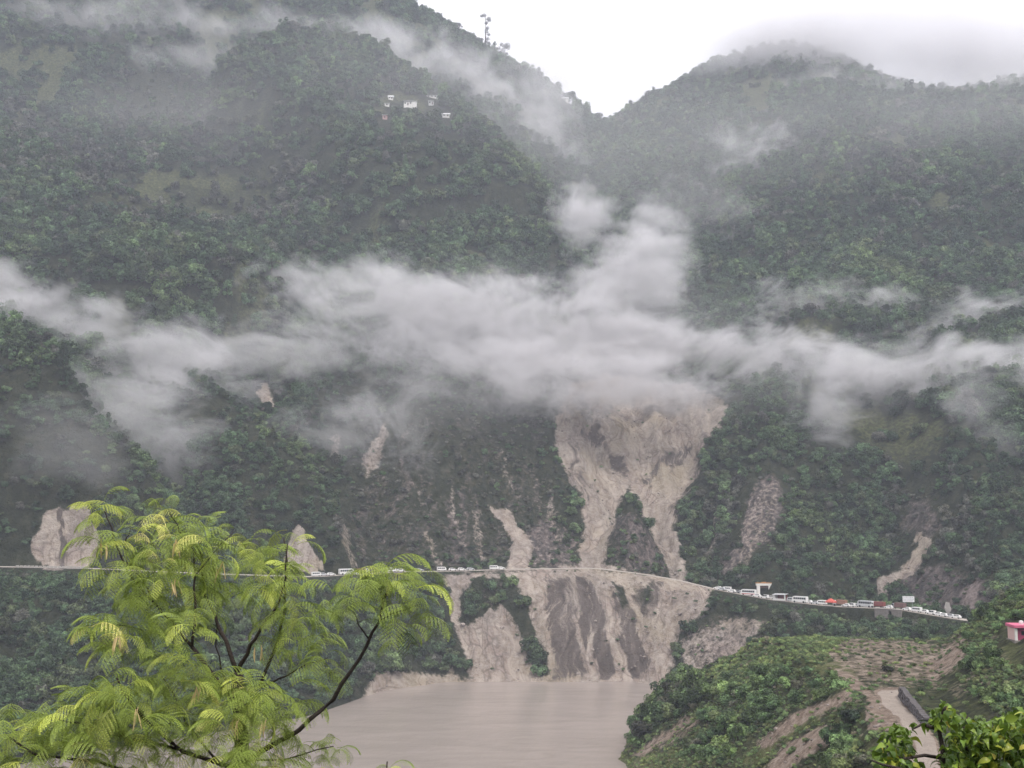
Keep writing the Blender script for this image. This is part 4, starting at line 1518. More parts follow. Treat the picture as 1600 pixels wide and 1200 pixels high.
for (u, nm, kd, pt, lab, cat, lat, cargo, fl) in [
    (1157, 'car', 'car', W, 'white car tucked beside the rear of the red striped bus', 'car', 1.6, None, True),
    (1182, 'car', 'car', W, 'white car between the red striped bus and the gateway', 'car', -1.4, None, True),
    (1204, 'car', 'car', W, 'white car between the gateway and the roadside stall', 'car', 1.0, None, True),
    (1262, 'car', 'car', W, 'white car right behind the white bus by the stall', 'car', .4, None, True),
    (1272, 'car', 'car', M_SILVER, 'silver car left of the upright white van', 'car', -.6, None, True),
    (1387, 'car', 'car', W, 'white car between the maroon and the dark brown trucks', 'car', -1.4, None, True),
    (1415, 'car', 'car', W, 'white car under the white signboard', 'car', -1.2, None, True),
    (1442, 'car', 'car', W, 'white car a little right of the van by the signboard', 'car', .5, None, True),
    (1453, 'jeep', 'jeep', W, 'white jeep left of the car before the rock slab', 'jeep', -.4, None, True),
    (1121, 'car', 'car', W, 'first white car facing the landslide on its right side', 'car', 1.2, None, True),
    (1127, 'car', 'car', M_SILVER, 'silver car second in line right of the landslide', 'car', -1.2, None, True),
    (1135, 'van', 'van', W, 'white van near the head of the right queue', 'van', 1.4, None, True),
    (1143, 'car', 'car', W, 'white car between the head van and the striped bus', 'car', -1.0, None, True),
    (1151, 'car', 'car', M_GREY, 'grey car just ahead of the red striped white bus', 'car', 1.3, None, True),
    (1169, 'bus', 'bus', W, 'white bus with a red stripe left of the white gateway', 'bus', -1.0, M_RED, True),
    (1194, 'jeep', 'jeep', W, 'white jeep in the opening of the white gateway', 'jeep', -1.2, None, True),
    (1236, 'van', 'van', M_SILVER, 'silver van right of the roadside stall', 'van', -.8, None, True),
    (1249, 'bus', 'bus', W, 'white bus right of the roadside stall', 'bus', -1.0, None, True),
    (1283, 'van', 'van', W, 'upright white van left of the red awning', 'van', 0, None, True),
    (1311, 'truck', 'truck', W, 'white truck with a dull orange canvas load right of the red awning', 'truck', 1.2, M_ORANGE, True),
    (1321, 'car', 'car', W, 'white car beside the orange loaded truck', 'car', -1.2, None, True),
    (1329, 'jeep', 'jeep', W, 'white jeep midway along the right queue', 'jeep', -.6, None, True),
    (1336, 'car', 'car', M_SILVER, 'silver car left of the long pale bus', 'car', .4, None, True),
    (1351, 'bus', 'bus', M_SILVER, 'long pale silver bus left of the maroon truck', 'bus', .2, None, True),
    (1370, 'truck', 'truck', W, 'white cab truck with a maroon cargo body above the stone wall', 'truck', -.6, M_MAROON, True),
    (1402, 'truck', 'truck', M_GREY, 'grey truck with a dark brown covered load left of the signboard', 'truck', 0, M_BROWNP, True),
    (1430, 'van', 'van', W, 'white van below and right of the white signboard', 'van', -.5, None, True),
    (1463, 'car', 'car', W, 'white car left of the pale rock slab', 'car', 0, None, True),
    (1471, 'car', 'car', W, 'white car under the pale rock slab', 'car', -1, None, True),
    (1481, 'car', 'car', M_SILVER, 'silver car just right of the pale rock slab', 'car', 0, None, True),
    (1491, 'car', 'car', W, 'last white car of the right queue by the green hill', 'car', 0, None, True),
]:
    vehicle(nm, kd, pt, u, lab, cat, GR, lat, cargo, fl)

# ------------------------------------------------------------------ gateway, stall, awning, signboard, walls
M_PLASTER = simple_mat('white_plaster', (0.78, 0.76, 0.72), 0.8, 0.2, 0.08, 2.0)
M_OCHRE = simple_mat('ochre_paint', (0.50, 0.26, 0.10), 0.7, 0.2, 0.15)
M_DKBROWN = simple_mat('dark_brown_board', (0.10, 0.065, 0.05), 0.7, 0.2)
M_STEEL = simple_mat('galvanised_steel', (0.35, 0.36, 0.37), 0.5, 0.5)
M_TIN = simple_mat('pale_tin', (0.55, 0.55, 0.55), 0.45, 0.5, 0.12, 1.5)
M_STONE = simple_mat('stone_masonry', (0.24, 0.215, 0.195), 0.95, 0.1, 0.45, 1.3, bump=0.8)
M_DSTONE = simple_mat('dark_stone_masonry', (0.115, 0.105, 0.105), 0.95, 0.1, 0.4, 1.1, bump=0.8)
loc, ang = road_at(1193, 4.6)
g_ = empty('gateway', (loc[0], loc[1], loc[2] - .2), 0.05)
g_.scale = (1.08, 1.08, 1.15)
tag(g_, 'tall white roadside gateway with two posts and an ochre topped lintel', 'gateway')
link('post', boxes_mesh('post', [(-.62, .62, -.5, .5, 0, 4.7), (-.8, .8, -.65, .65, 0, .9)], [M_PLASTER], .04), g_, (-2.35, 0, 0))
link('post', boxes_mesh('post', [(-.5, .5, -.5, .5, 0, 4.7), (-.65, .65, -.6, .6, 0, .9)], [M_PLASTER], .04), g_, (2.4, 0, 0))
link('lintel', boxes_mesh('lintel', [(-3.3, 3.2, -.6, .6, 4.703, 5.6)], [M_PLASTER], .04), g_)
link('cornice', boxes_mesh('cornice', [(-3.45, 3.35, -.72, .72, 5.603, 5.85), (-.9, .9, -.4, .4, 5.853, 6.1)], [M_OCHRE], .03), g_)
link('name_board', boxes_mesh('name_board', [(-1.7, 1.85, -.2, -.1, 3.75, 4.65)], [M_DKBROWN], .02), g_)

loc, ang = road_at(1218, -2.6)
s_ = empty('roadside_stall', loc, ang)
tag(s_, 'low white roadside stall with a dark reddish open front', 'stall')
link('platform', boxes_mesh('platform', [(-3.3, 3.3, -1.3, 1.3, -1.2, .15)], [M_STONE], .03), s_)
link('back_wall', boxes_mesh('back_wall', [(-2.9, 2.9, 1.1, 1.25, .153, 2.7)], [M_MAROON], .01), s_)
link('side_wall', boxes_mesh('side_wall', [(-3.1, -1.9, -1.1, 1.09, .153, 2.3)], [M_PLASTER], .02), s_)
for x in (2.85,):
    link('post', boxes_mesh('post', [(-.22, .22, -.22, .22, .153, 2.7)], [M_PLASTER], .02), s_, (x, -1.0, 0))
link('roof', make_mesh('roof', [(-3.3, -1.5, 2.45), (3.3, -1.5, 2.75), (3.3, 1.5, 3.0), (-3.3, 1.5, 2.8), (-3.3, -1.5, 2.6), (3.3, -1.5, 2.9), (3.3, 1.5, 3.15), (-3.3, 1.5, 2.95)], [(0, 3, 2, 1), (4, 5, 6, 7), (0, 1, 5, 4), (1, 2, 6, 5), (2, 3, 7, 6), (3, 0, 4, 7)], [M_TIN]), s_)
link('counter', boxes_mesh('counter', [(-1.88, 2.5, -1.1, -.75, .153, .95)], [M_PLASTER], .02), s_)

loc, ang = road_at(1297, -2.4)
a_ = empty('awning', loc, ang)
tag(a_, 'bright red peaked awning on four poles beside the road', 'awning')
cv = [(-1.9, -1.4, 2.0), (1.9, -1.4, 2.0), (1.9, 1.4, 2.0), (-1.9, 1.4, 2.0), (-.25, 0, 3.2), (.25, 0, 3.2), (-1.9, -1.42, 1.45), (1.9, -1.42, 1.45), (1.9, 1.42, 1.45), (-1.9, 1.42, 1.45)]
M_AWN = simple_mat('red_tarpaulin', (0.60, 0.12, 0.09), 0.6, 0.3, 0.12, 2.0)
link('canopy', make_mesh('canopy', cv, [(0, 1, 5, 4), (1, 2, 5), (2, 3, 4, 5), (3, 0, 4), (0, 6, 7, 1), (1, 7, 8, 2), (2, 8, 9, 3), (3, 9, 6, 0)], [M_AWN]), a_)
for x in (-1.8, 1.8):
    for y in (-1.3, 1.3):
        V_, F_ = tube([(x, y, -1.0), (x, y, 2.0)], [.05, .05], 6)
        link('pole', make_mesh('pole', V_, F_, [M_STEEL]), a_)

loc, ang = road_at(1418, 5.0)
b_ = empty('signboard', loc, -0.12)
tag(b_, 'large white signboard with grey lines of print above the right queue', 'signboard')
link('board', boxes_mesh('board', [(-2.3, 2.3, -.06, .06, 3.0, 5.3)], [simple_mat('white_board', (0.8, 0.8, 0.8), 0.5, 0.3, 0.04)], .01), b_)
link('frame', boxes_mesh('frame', [(-2.36, 2.36, .065, .12, 2.95, 3.05), (-2.36, 2.36, .065, .12, 5.25, 5.35)], [M_STEEL], 0), b_)
for x in (-1.5, 1.5):
    V_, F_ = tube([(x, .2, -2.0), (x, .2, 5.2)], [.08, .08], 8)
    link('post', make_mesh('post', V_, F_, [M_STEEL]), b_)
q = random.Random(3)
for row_ in range(3):
    x = -2.0
    bb = []
    while x < 1.7:
        w = q.uniform(.2, .55)
        bb.append((x, min(x + w, 2.0), -.068, -.061, 4.65 - row_ * .62, 4.65 - row_ * .62 + .24))
        x += w + q.uniform(.12, .3)
    link('printed_line', boxes_mesh('printed_line', bb, [simple_mat('grey_print', (0.42, 0.43, 0.46), 0.6, 0.2)]), b_)

loc, ang = road_at(1386, -4.9)
w_ = empty('masonry_wall', (loc[0], loc[1], loc[2] - .1), ang)
tag(w_, 'tan masonry wall with a dark doorway below the queue', 'wall')
link('wall_face', boxes_mesh('wall_face', [(-6.2, .4, -.5, .7, -3.6, .0), (1.6, 6.0, -.5, .7, -3.6, .2), (.4, 1.6, -.5, .7, -.6, .1)], [M_STONE], .05), w_)
link('doorway', boxes_mesh('doorway', [(.42, 1.58, .3, .4, -3.5, -.62)], [simple_mat('dark_opening', (0.02, 0.018, 0.017), 0.8, 0.2)]), w_)  # near-black panel paints the darkness inside the opening
link('coping', boxes_mesh('coping', [(-6.3, 6.1, -.62, .82, .203, .42)], [simple_mat('pale_coping', (0.45, 0.41, 0.37), 0.9, 0.1, 0.2)], .03), w_)

loc, ang = road_at(1479, 4.4)
bv, bf = blob(5, (0, 0, 2.3), 1.0, 1.0, 2)
bv = bv * np.array([1.5, .7, 2.9])
bv[:, 2] -= 4.0
bv[:, 0] *= 0.75 + 0.12 * bv[:, 2]
rs = link('rock_slab', make_mesh('rock_slab', bv, bf, [simple_mat('pale_grey_rock', (0.34, 0.32, 0.30), 0.95, 0.1, 0.3, 0.8, bump=0.8)]), None, (loc[0], loc[1], loc[2] + .4))
tag(rs, 'pale upright rock slab beside the road at the right end of the queue', 'rock')

# parapet on the left road under the pink rock
pv_, pf_ = [], []
us_ = np.arange(24, 142, 6)
pr = empty('parapet', road_at(80, -3.6)[0])
tag(pr, 'low pale parapet wall along the road below the pink rock face', 'parapet')
for k in range(len(us_) - 1):
    p0, p1 = road_at(us_[k], -3.55)[0], road_at(us_[k + 1] - 1.2, -3.55)[0]
    d = Vector(p1) - Vector(p0)
    o_ = link('block', boxes_mesh('block', [(0, d.length, -.2, .2, -.5, .75)], [simple_mat('parapet_concrete', (0.42, 0.39, 0.36), 0.9, 0.1, 0.2) if k == 0 else pc_], .03), pr)
    pc_ = o_.data.materials[0]
    o_.location = Vector(p0) - pr.location
    o_.rotation_euler = (0, 0, math.atan2(d.y, d.x))

# ------------------------------------------------------------------ retaining wall on the spur
A_ = P(1408, 1090, 1.0)


def plateau_pt(u, v):
    y = ground_hit(u, v, 120, 320)
    p = P(u, v, y)
    p.z = on_ground(p.x, p.y)
    return p


p0, p1 = plateau_pt(1408, 1090), plateau_pt(1447, 1136)
ln_ = (p1 - p0).length
rw = empty('retaining_wall', p0, math.atan2(p1.y - p0.y, p1.x - p0.x))
tag(rw, 'dark grey stone retaining wall beside the dirt track', 'wall')
dz = (p1.z - p0.z)
q = random.Random(9)
ncol = int(ln_ / 1.5)
bl_mesh = []
for k in range(5):
    bv, bf = blob(30 + k, (0, 0, 0), 1.0, 1.0, 1)
    bl_mesh.append(boxes_mesh('stone', [(-.73, .73, -.45 - .05 * k, .45, -.24, .24)], [M_DSTONE], .05 + .01 * k))
for c_ in range(4):
    for k in range(ncol):
        o_ = link('stone', bl_mesh[q.randrange(5)], rw)
        f_ = (k + .5 + (.5 if c_ % 2 else 0)) / ncol
        taper = 1.0 - .25 * f_
        o_.location = (f_ * ln_, q.uniform(-.06, .06) + .04 * c_, f_ * dz + (.25 + .5 * c_) * taper)
        o_.rotation_euler = (q.uniform(-.04, .04), q.uniform(-.04, .04), q.uniform(-.05, .05))
        o_.scale = (ln_ / ncol / 1.5, 1, taper)

# ------------------------------------------------------------------ pink hut at the right edge
M_PINK = simple_mat('pink_paint', (0.66, 0.16, 0.26), 0.7, 0.3, 0.1, 1.5)
M_MAG_SHADED = simple_mat('shaded_magenta_paint', (0.33, 0.055, 0.12), 0.75, 0.2, 0.12, 1.5)  # magenta wall darkened: the shade under the roof slab is in the colour
yh = 209.0
hp = P(1587, 1000, yh)
hz_ = min(on_ground(hp.x, yh), hp.z + .3)
h_ = empty('pink_hut', (hp.x, yh, hp.z - .1), -0.08)
tag(h_, 'small pink walled hut on the green hill at the right edge', 'hut')
link('foundation', boxes_mesh('foundation', [(-.2, 5.4, -.2, 4.2, -2.5, -.003)], [M_STONE], .03), h_)
link('wall', boxes_mesh('wall', [(.45, 5.0, .35, 4.0, 0, 2.2)], [M_MAG_SHADED], .02), h_)
link('corner_post', boxes_mesh('corner_post', [(0, .42, 0, .42, 0, 2.3)], [M_PLASTER], .03), h_)
link('side_wall', boxes_mesh('side_wall', [(.02, .4, .425, 4.0, 0, 2.3)], [simple_mat('pale_pink_plaster', (0.72, 0.50, 0.46), 0.8, 0.2)], .02), h_)
link('roof', boxes_mesh('roof', [(-.25, 5.3, -.35, 4.3, 2.303, 2.85)], [M_PINK], .05), h_)
link('door', boxes_mesh('door', [(3.0, 3.9, .30, .345, .02, 1.95)], [M_DKBROWN], .01), h_)
link('window', boxes_mesh('window', [(1.2, 2.1, .30, .345, .95, 1.7)], [M_GLASS], .01), h_)
V_, F_ = tube([(0, 0, 0), (0, 0, .3), (0, 0, .62), (0, 0, .72)], [.38, .42, .4, .16], 12)
tk = link('water_tank', make_mesh('water_tank', V_, F_, [M_WHITE]), None, h_.matrix_basis @ Vector((1.6, 1.2, 2.853)))
tag(tk, 'small white water tank on the flat pink hut roof', 'water tank')

# ------------------------------------------------------------------ village houses high on the left mountain
M_SLATE = simple_mat('slate_roof', (0.16, 0.16, 0.17), 0.8, 0.2, 0.2)
M_TINW = simple_mat('bright_tin', (0.74, 0.74, 0.75), 0.4, 0.5, 0.06)
M_PINKT = simple_mat('faded_pink_wall', (0.5, 0.33, 0.31), 0.85, 0.2)


def house(u, v, yguess, w, d, h, wall, roof, label, gable=True, nwin=3, rz=0.0, wing=None):
    y = ground_hit(u, v, 700, 1400)
    p = P(u, v, y)
    z = on_ground(p.x, p.y - d * .5)
    t = empty('house', (p.x, p.y - d * .3, z), rz)
    tag(t, label, 'house', 'village houses high on the left mountain')
    bx = [(-w / 2, w / 2, -d / 2, d / 2, -3, h)]
    link('wall', boxes_mesh('wall', bx, [wall], .04), t)
    if wing:
        link('wall', boxes_mesh('wall', [(w / 2 + .003, w / 2 + wing, -d / 2 - 1.2, d / 2 - 1, -3, h * .86)], [wall], .04), t)
        link('roof', boxes_mesh('roof', [(w / 2 + .1, w / 2 + wing + .5, -d / 2 - 1.8, d / 2 - .6, h * .86 + .003, h * .86 + .25)], [M_TINW], .03), t)
    if gable:
        o = .7
        pr_ = [(-w / 2 - o, -d / 2 - o, h - .1), (w / 2 + o, -d / 2 - o, h - .1), (w / 2 + o, d / 2 + o, h - .1), (-w / 2 - o, d / 2 + o, h - .1), (-w / 2 - o, 0, h + 1.9), (w / 2 + o, 0, h + 1.9)]
        link('roof', make_mesh('roof', pr_, [(0, 1, 5, 4), (2, 3, 4, 5), (0, 4, 3), (1, 2, 5), (0, 3, 2, 1)], [roof]), t)
    else:
        link('roof', boxes_mesh('roof', [(-w / 2 - .5, w / 2 + .5, -d / 2 - .8, d / 2 + .5, h + .003, h + .3)], [roof], .03), t)
    for k in range(nwin):
        x = -w / 2 + (k + .5) * w / nwin
        if k == nwin // 2:
            link('door', boxes_mesh('door', [(x - .5, x + .5, -d / 2 - .05, -d / 2 + .02, .1, 2.1)], [M_DKBROWN]), t)
        else:
            link('window', boxes_mesh('window', [(x - .6, x + .6, -d / 2 - .05, -d / 2 + .02, h * .4, h * .4 + 1.3)], [M_GLASS]), t)
    return t


house(638, 163, 1000, 7.0, 5, 3.6, M_PLASTER, M_SLATE, 'white house with a dark pitched roof and a lower wing, largest of the village', wing=4.0)
house(611, 154, 1000, 4.0, 3, 1.8, M_PLASTER, M_TINW, 'small white tin roofed house left of the largest white house', gable=True, nwin=2)
house(605, 164, 1000, 4.0, 3, 1.6, M_PLASTER, M_TINW, 'low pale shed below the small tin roofed house', gable=False, nwin=1)
house(678, 151, 1000, 12.0, 4, 1.2, M_PLASTER, M_TINW, 'long low house with a bright tin roof, topmost at right', gable=False, nwin=4)
house(674, 162, 1000, 4.5, 4, 3.2, simple_mat('grey_plaster', (0.5, 0.5, 0.49), 0.8, 0.2), M_TIN, 'square grey house right of the largest white house', gable=False, nwin=2)
house(697, 181, 1000, 6.0, 4, 1.6, M_PLASTER, M_TINW, 'bright tin roofed hut lowest of the village, at the right', gable=True, nwin=2)
house(602, 184, 1000, 4.0, 4, 2.6, M_PINKT, M_TIN, 'faded pink hut below the village at the left', gable=False, nwin=1)
house(883, 157, 1100, 7.0, 4, 2.4, M_PLASTER, M_TINW, 'lone pale hut in the mist near the saddle', gable=True, nwin=1)

# ------------------------------------------------------------------ trees one can name: skyline and a few on the slopes
def ridge_pt(u):
    t = ray(u, 100)[0]
    yy = np.arange(900, 1500, 2.0)
    s = (height(t * yy, yy) - CAM_Z) / yy
    k = int(np.argmax(s))
    return t * yy[k], float(yy[k]), float(s[k] * yy[k] + CAM_Z)


def open_tree(name, tufts, trunk, r0, seed, loc, label, cat, tint, limbs=True):
    """a thin tree drawn by its stem points and leaf tufts (x, z, radius), metres"""
    r = np.random.default_rng(seed)
    t = empty(name, loc, 0)
    tag(t, label, cat)
    pts = [(x, 0, z) for x, z in trunk]
    parts = [tube(pts, [r0 * (1 - .75 * i / (len(pts) - 1)) for i in range(len(pts))], 7)]
    cens, nors, siz, cores = [], [], [], []
    for x, z, rad_ in tufts:
        yj = r.normal() * rad_ * .8
        rad_ = rad_ * 1.75
        c = np.array([x, yj, z])
        k = int(40 + 30 * rad_)
        d = r.normal(size=(k, 3))
        d /= np.linalg.norm(d, axis=1, keepdims=True)
        cens.append(c + d * rad_ * r.uniform(.45, 1.1, (k, 1)) * np.array([1, 1, .75]))
        nors.append(d + r.normal(size=(k, 3)) * .6)
        siz.append(r.uniform(.3, .6, k) * min(1.0, .5 + rad_ * .25))
        if limbs:
            b = min(pts, key=lambda p: abs(p[2] - (z - rad_ - abs(x - p[0]) * .5)))
            parts.append(tube([b, ((b[0] + x) / 2, yj * .5, (b[2] + z) / 2 - .2), (x, yj, z)], [r0 * .35, r0 * .25, r0 * .12], 5))
    V_, F_ = merge(*parts)
    link('trunk', make_mesh('trunk', V_, F_, [M_BARK]), t)
    cen = np.concatenate(cens)
    vv = quads_at(cen, np.concatenate(nors), np.concatenate(siz), .6, r)
    cr = link('crown', make_mesh('crown', vv, [tuple(range(4 * i, 4 * i + 4)) for i in range(len(cen))], [M_LEAF]), t)
    cr['tint'] = list(tint)
    return t


DK = (0.036, 0.058, 0.032)
S_ = 1185 / FOC
x, y, z = ridge_pt(758)
open_tree('skyline_tree', [(-1, 41, 1.6), (-4, 40, 1.3), (3.5, 38.5, 2.0), (4.5, 36, 1.4), (1, 33, 1.3), (2.5, 27, 1.4), (1.5, 23, 1.8), (4, 20, 1.3), (2.5, 15, 1.8), (.5, 11, 1.6), (4, 10, 1.2), (2, 5, 2.2)],
          [(0, -2), (.3, 10), (.2, 20), (.6, 30), (0, 41)], .9, 4, (x, y, z), 'tallest thin tree on the skyline, with a few tufts along its stem', 'tree', DK)
x, y, z = ridge_pt(783)
open_tree('skyline_tree', [(-6, 14, 1.8), (-3, 16, 1.6), (0, 19, 1.5), (4, 17, 2.4), (6.5, 15.5, 2.6), (7, 18, 2.0), (2, 12, 1.8), (-2, 10, 2.0), (-5, 9, 1.6), (3, 8, 1.8), (0, 5, 2.0), (6, 9, 1.2)],
          [(0, -2), (-.5, 6), (.5, 12), (1.5, 18)], .6, 5, (x, y, z), 'open branched skyline tree just right of the tallest thin tree', 'tree', DK)
x, y, z = ridge_pt(716)
open_tree('skyline_tree', [(-3.5, 11.5, .7), (-1.5, 12.5, .9), (.5, 12.8, 1.1), (2.2, 11.2, .8), (3.8, 9.5, .7), (0.4, 10.5, 1.0), (.5, 9, .7)],
          [(0, -2), (.4, 6), (.3, 12)], .5, 6, (x, y, z), 'thin skyline tree with a small flat topped umbrella crown', 'tree', DK)


def named(u, rpx, k, label, hs=1.0, base=None, tint=DK, yy=None):
    if base is None:
        x, y, z = ridge_pt(u)
    else:
        y = yy or ground_hit(u, base, 120, 1500)
        p = P(u, base, y)
        x, y, z = p.x, p.y, on_ground(p.x, p.y)
    r = rpx / FOC * y
    return plant_tree(x, y, z - .2 * r, r, k, tint, label, None, 'tree', hs)


named(672, 11, 1, 'round dark tree where the ridge meets the top of the picture', 1.2)
named(688, 7, 4, 'small tree high on the left ridge, right of the round dark one', 1.1)
named(704, 8, 2, 'bushy tree on the left ridge below the umbrella crowned tree', 1.0)
named(727, 9, 0, 'round tree on the ridge between the umbrella crown and the tallest tree', 1.1)
named(747, 9, 3, 'dense tree hugging the foot of the tallest skyline tree', 1.3)
named(803, 6, 4, 'narrow misty tree right of the open branched skyline tree', 1.1)
named(819, 6, 0, 'small misty ridge tree, second right of the open branched tree', 1.0)
named(838, 11, 1, 'dome crowned misty ridge tree halfway down to the saddle', 1.1)
named(864, 6, 5, 'faint tall tree between the two domed ridge trees', 1.1)
named(888, 13, 2, 'widest domed misty tree near the foot of the left ridge', 1.1)
named(899, 8, 4, 'upright misty tree right of the widest domed tree', 1.0)
named(916, 7, 5, 'narrow pointed tree close to the saddle', 1.3)
named(933, 10, 0, 'bushy last tree left of the notch of the saddle', 1.3)
named(971, 10, 1, 'first round tree right of the notch of the saddle', 1.2)
named(990, 13, 3, 'broad round tree right of the notch, biggest of that row', 1.0)
named(1012, 9, 2, 'third round tree right of the notch of the saddle', 1.0)
named(1026, 10, 0, 'fourth round tree right of the notch, flat topped', .9)
named(1045, 8, 1, 'last round tree of the row before the ridge climbs', .9)
named(1420, 12, 4, 'dark upright tree fading into the cloud on the right ridge', 1.5, base=160)
named(728, 12, 0, 'dark umbrella shaped tree on the shoulder above the village', 1.0, base=150)
named(759, 7, 4, 'dark narrow tree on the shoulder right of the umbrella shaped one', .9, base=172)
named(817, 10, 4, 'dark upright tree on the shoulder edge against the mist', 1.2, base=238)
named(404, 12, 1, 'bright pale green tree alone among brownish terraces', 1.1, base=212, tint=(0.2, 0.27, 0.09))
named(1553, 9, 9, 'tall dark conifer with a bare lower trunk on the right spur', 1.3, base=868)
named(98, 14, 9, 'dark conifer rising above the left spur into the fog', 1.2, base=600)
named(1330, 20, 0, 'dark bush covered tree beside the dirt track bend', .9, base=1135, tint=(0.03, 0.05, 0.028))
named(1302, 17, 1, 'dark round tree at the head of the lower bare strip', .9, base=1168, tint=(0.032, 0.052, 0.03))
named(1387, 12, 6, 'dark scrubby bush standing in for the shaded bank behind the dirt track', 1.0, base=1050, tint=(0.03, 0.032, 0.022))  # tint kept near black to paint the shade of the bank
named(1140, 17, 6, 'bright green round bush low on the near spur', 1.3, base=1182, tint=(0.13, 0.20, 0.06))
# ------------------------------------------------------------------ foreground tree with feathery double-pinnate leaves
M_FERN = leaf_material('feathery_leaves', 0.45, 0.22, 'OBJECT', 0.12, 6.0)
M_FGBARK = simple_mat('dark_wet_bark', (0.055, 0.042, 0.036), 0.75, 0.3, 0.35, 14.0, bump=0.6)


def fern_leaf(name, seed, L=0.45, npair=11, a0=38, a1=-62, strong=1.0):
    q = random.Random(seed)
    V_, F_ = [], []
    S, dirs = [Vector((0, 0, 0))], []
    nst = npair + 3
    bend = q.uniform(-.5, .5)
    for i in range(nst):
        f = i / (nst - 1)
        a = R(a0 + (a1 - a0) * (f ** 1.15))
        d = Vector((math.cos(a), bend * f * .5, math.sin(a))).normalized()
        dirs.append(d)
        S.append(S[-1] + d * (L / nst))
    for i in range(nst):                       # rachis
        w = 0.0035 * (1 - .6 * i / nst)
        o_ = len(V_)
        for p, ww in ((S[i], w), (S[i + 1], w * .9)):
            V_ += [tuple(p + Vector((0, ww, 0))), tuple(p + Vector((0, -ww * .5, ww))), tuple(p + Vector((0, -ww * .5, -ww)))]
        F_ += [(o_, o_ + 1, o_ + 4, o_ + 3), (o_ + 1, o_ + 2, o_ + 5, o_ + 4), (o_ + 2, o_, o_ + 3, o_ + 5)]
    for i in range(npair):
        f = i / (npair - 1)
        base = S[i + 3]
        d = dirs[i + 2]
        ln = L * .34 * (0.55 + .6 * math.sin(math.pi * min(1, .18 + f * .75))) * q.uniform(.88, 1.1)
        for s in (-1, 1):
            lat = Vector((0, s, 0))
            p = base.copy()
            k = 9
            cur = (lat * .82 + d * .55 + Vector((0, 0, .05))).normalized()
            wj = q.uniform(-.12, .12)
            for j in range(k):
                g_ = (j + .5) / k
                step = (cur + Vector((wj * g_, 0, -strong * (.25 + 1.15 * g_)))).normalized()
                nx = p + step * (ln / k)
                up = Vector((0, 0, 1))
                side = step.cross(up)
                if side.length < 1e-3:
                    side = Vector((1, 0, 0))
                side.normalize()
                ll = .0115 * (L / .45) * (1.05 - .55 * abs(g_ - .4))
                wd = ln / k * .58
                for e in (-1, 1):
                    tip = p + side * e * ll + step * ll * .45 + Vector((0, 0, -ll * .25))
                    m1 = p + side * e * ll * .5 + step * (wd + ll * .15)
                    m2 = p + side * e * ll * .55 + step * (-wd * .55 + ll * .2)
                    o_ = len(V_)
                    V_ += [tuple(p), tuple(m2), tuple(tip), tuple(m1)]
                    F_.append((o_, o_ + 1, o_ + 2, o_ + 3))
                p = nx
    return make_mesh(name, V_, F_, [M_FERN])


FERNS = [fern_leaf('leaf', 40 + k, .45, 8 + k % 2, 55 - 9 * (k % 5), -55 - 10 * (k % 4), .6 + .35 * (k % 3)) for k in range(10)]
YF = 9.0


def fgp(u, v, dy=0.0):
    return P(u, v, YF + dy)


gz0 = on_ground(-2.2, 9.0)
tr = empty('feathery_tree', (fgp(378, 1200).x, YF, gz0))
tag(tr, 'big yellow-green feathery leaved tree rising in front of the water at the left', 'tree')
ORG = Vector(tr.location)


def fg_branch(pts, r0, r1, name='branch', seg=7):
    """pixel path (u, v, depth offset) -> tapered, slightly knotty limb"""
    raw = [fgp(*p) for p in pts]
    pp = [raw[0]]
    for a, b in zip(raw[:-1], raw[1:]):
        for k in (1, 2, 3):
            pp.append(a.lerp(b, k / 3) + Vector((rnd.uniform(-1, 1), rnd.uniform(-1, 1), rnd.uniform(-1, 1))) * .008)
    r0, r1 = r0 * .56, r1 * .7
    rr2 = [(r0 + (r1 - r0) * i / (len(pp) - 1)) * rnd.uniform(.9, 1.12) for i in range(len(pp))]
    V_, F_ = tube([p - ORG for p in pp], rr2, seg)
    return link(name, make_mesh(name, V_, F_, [M_FGBARK], True), tr)


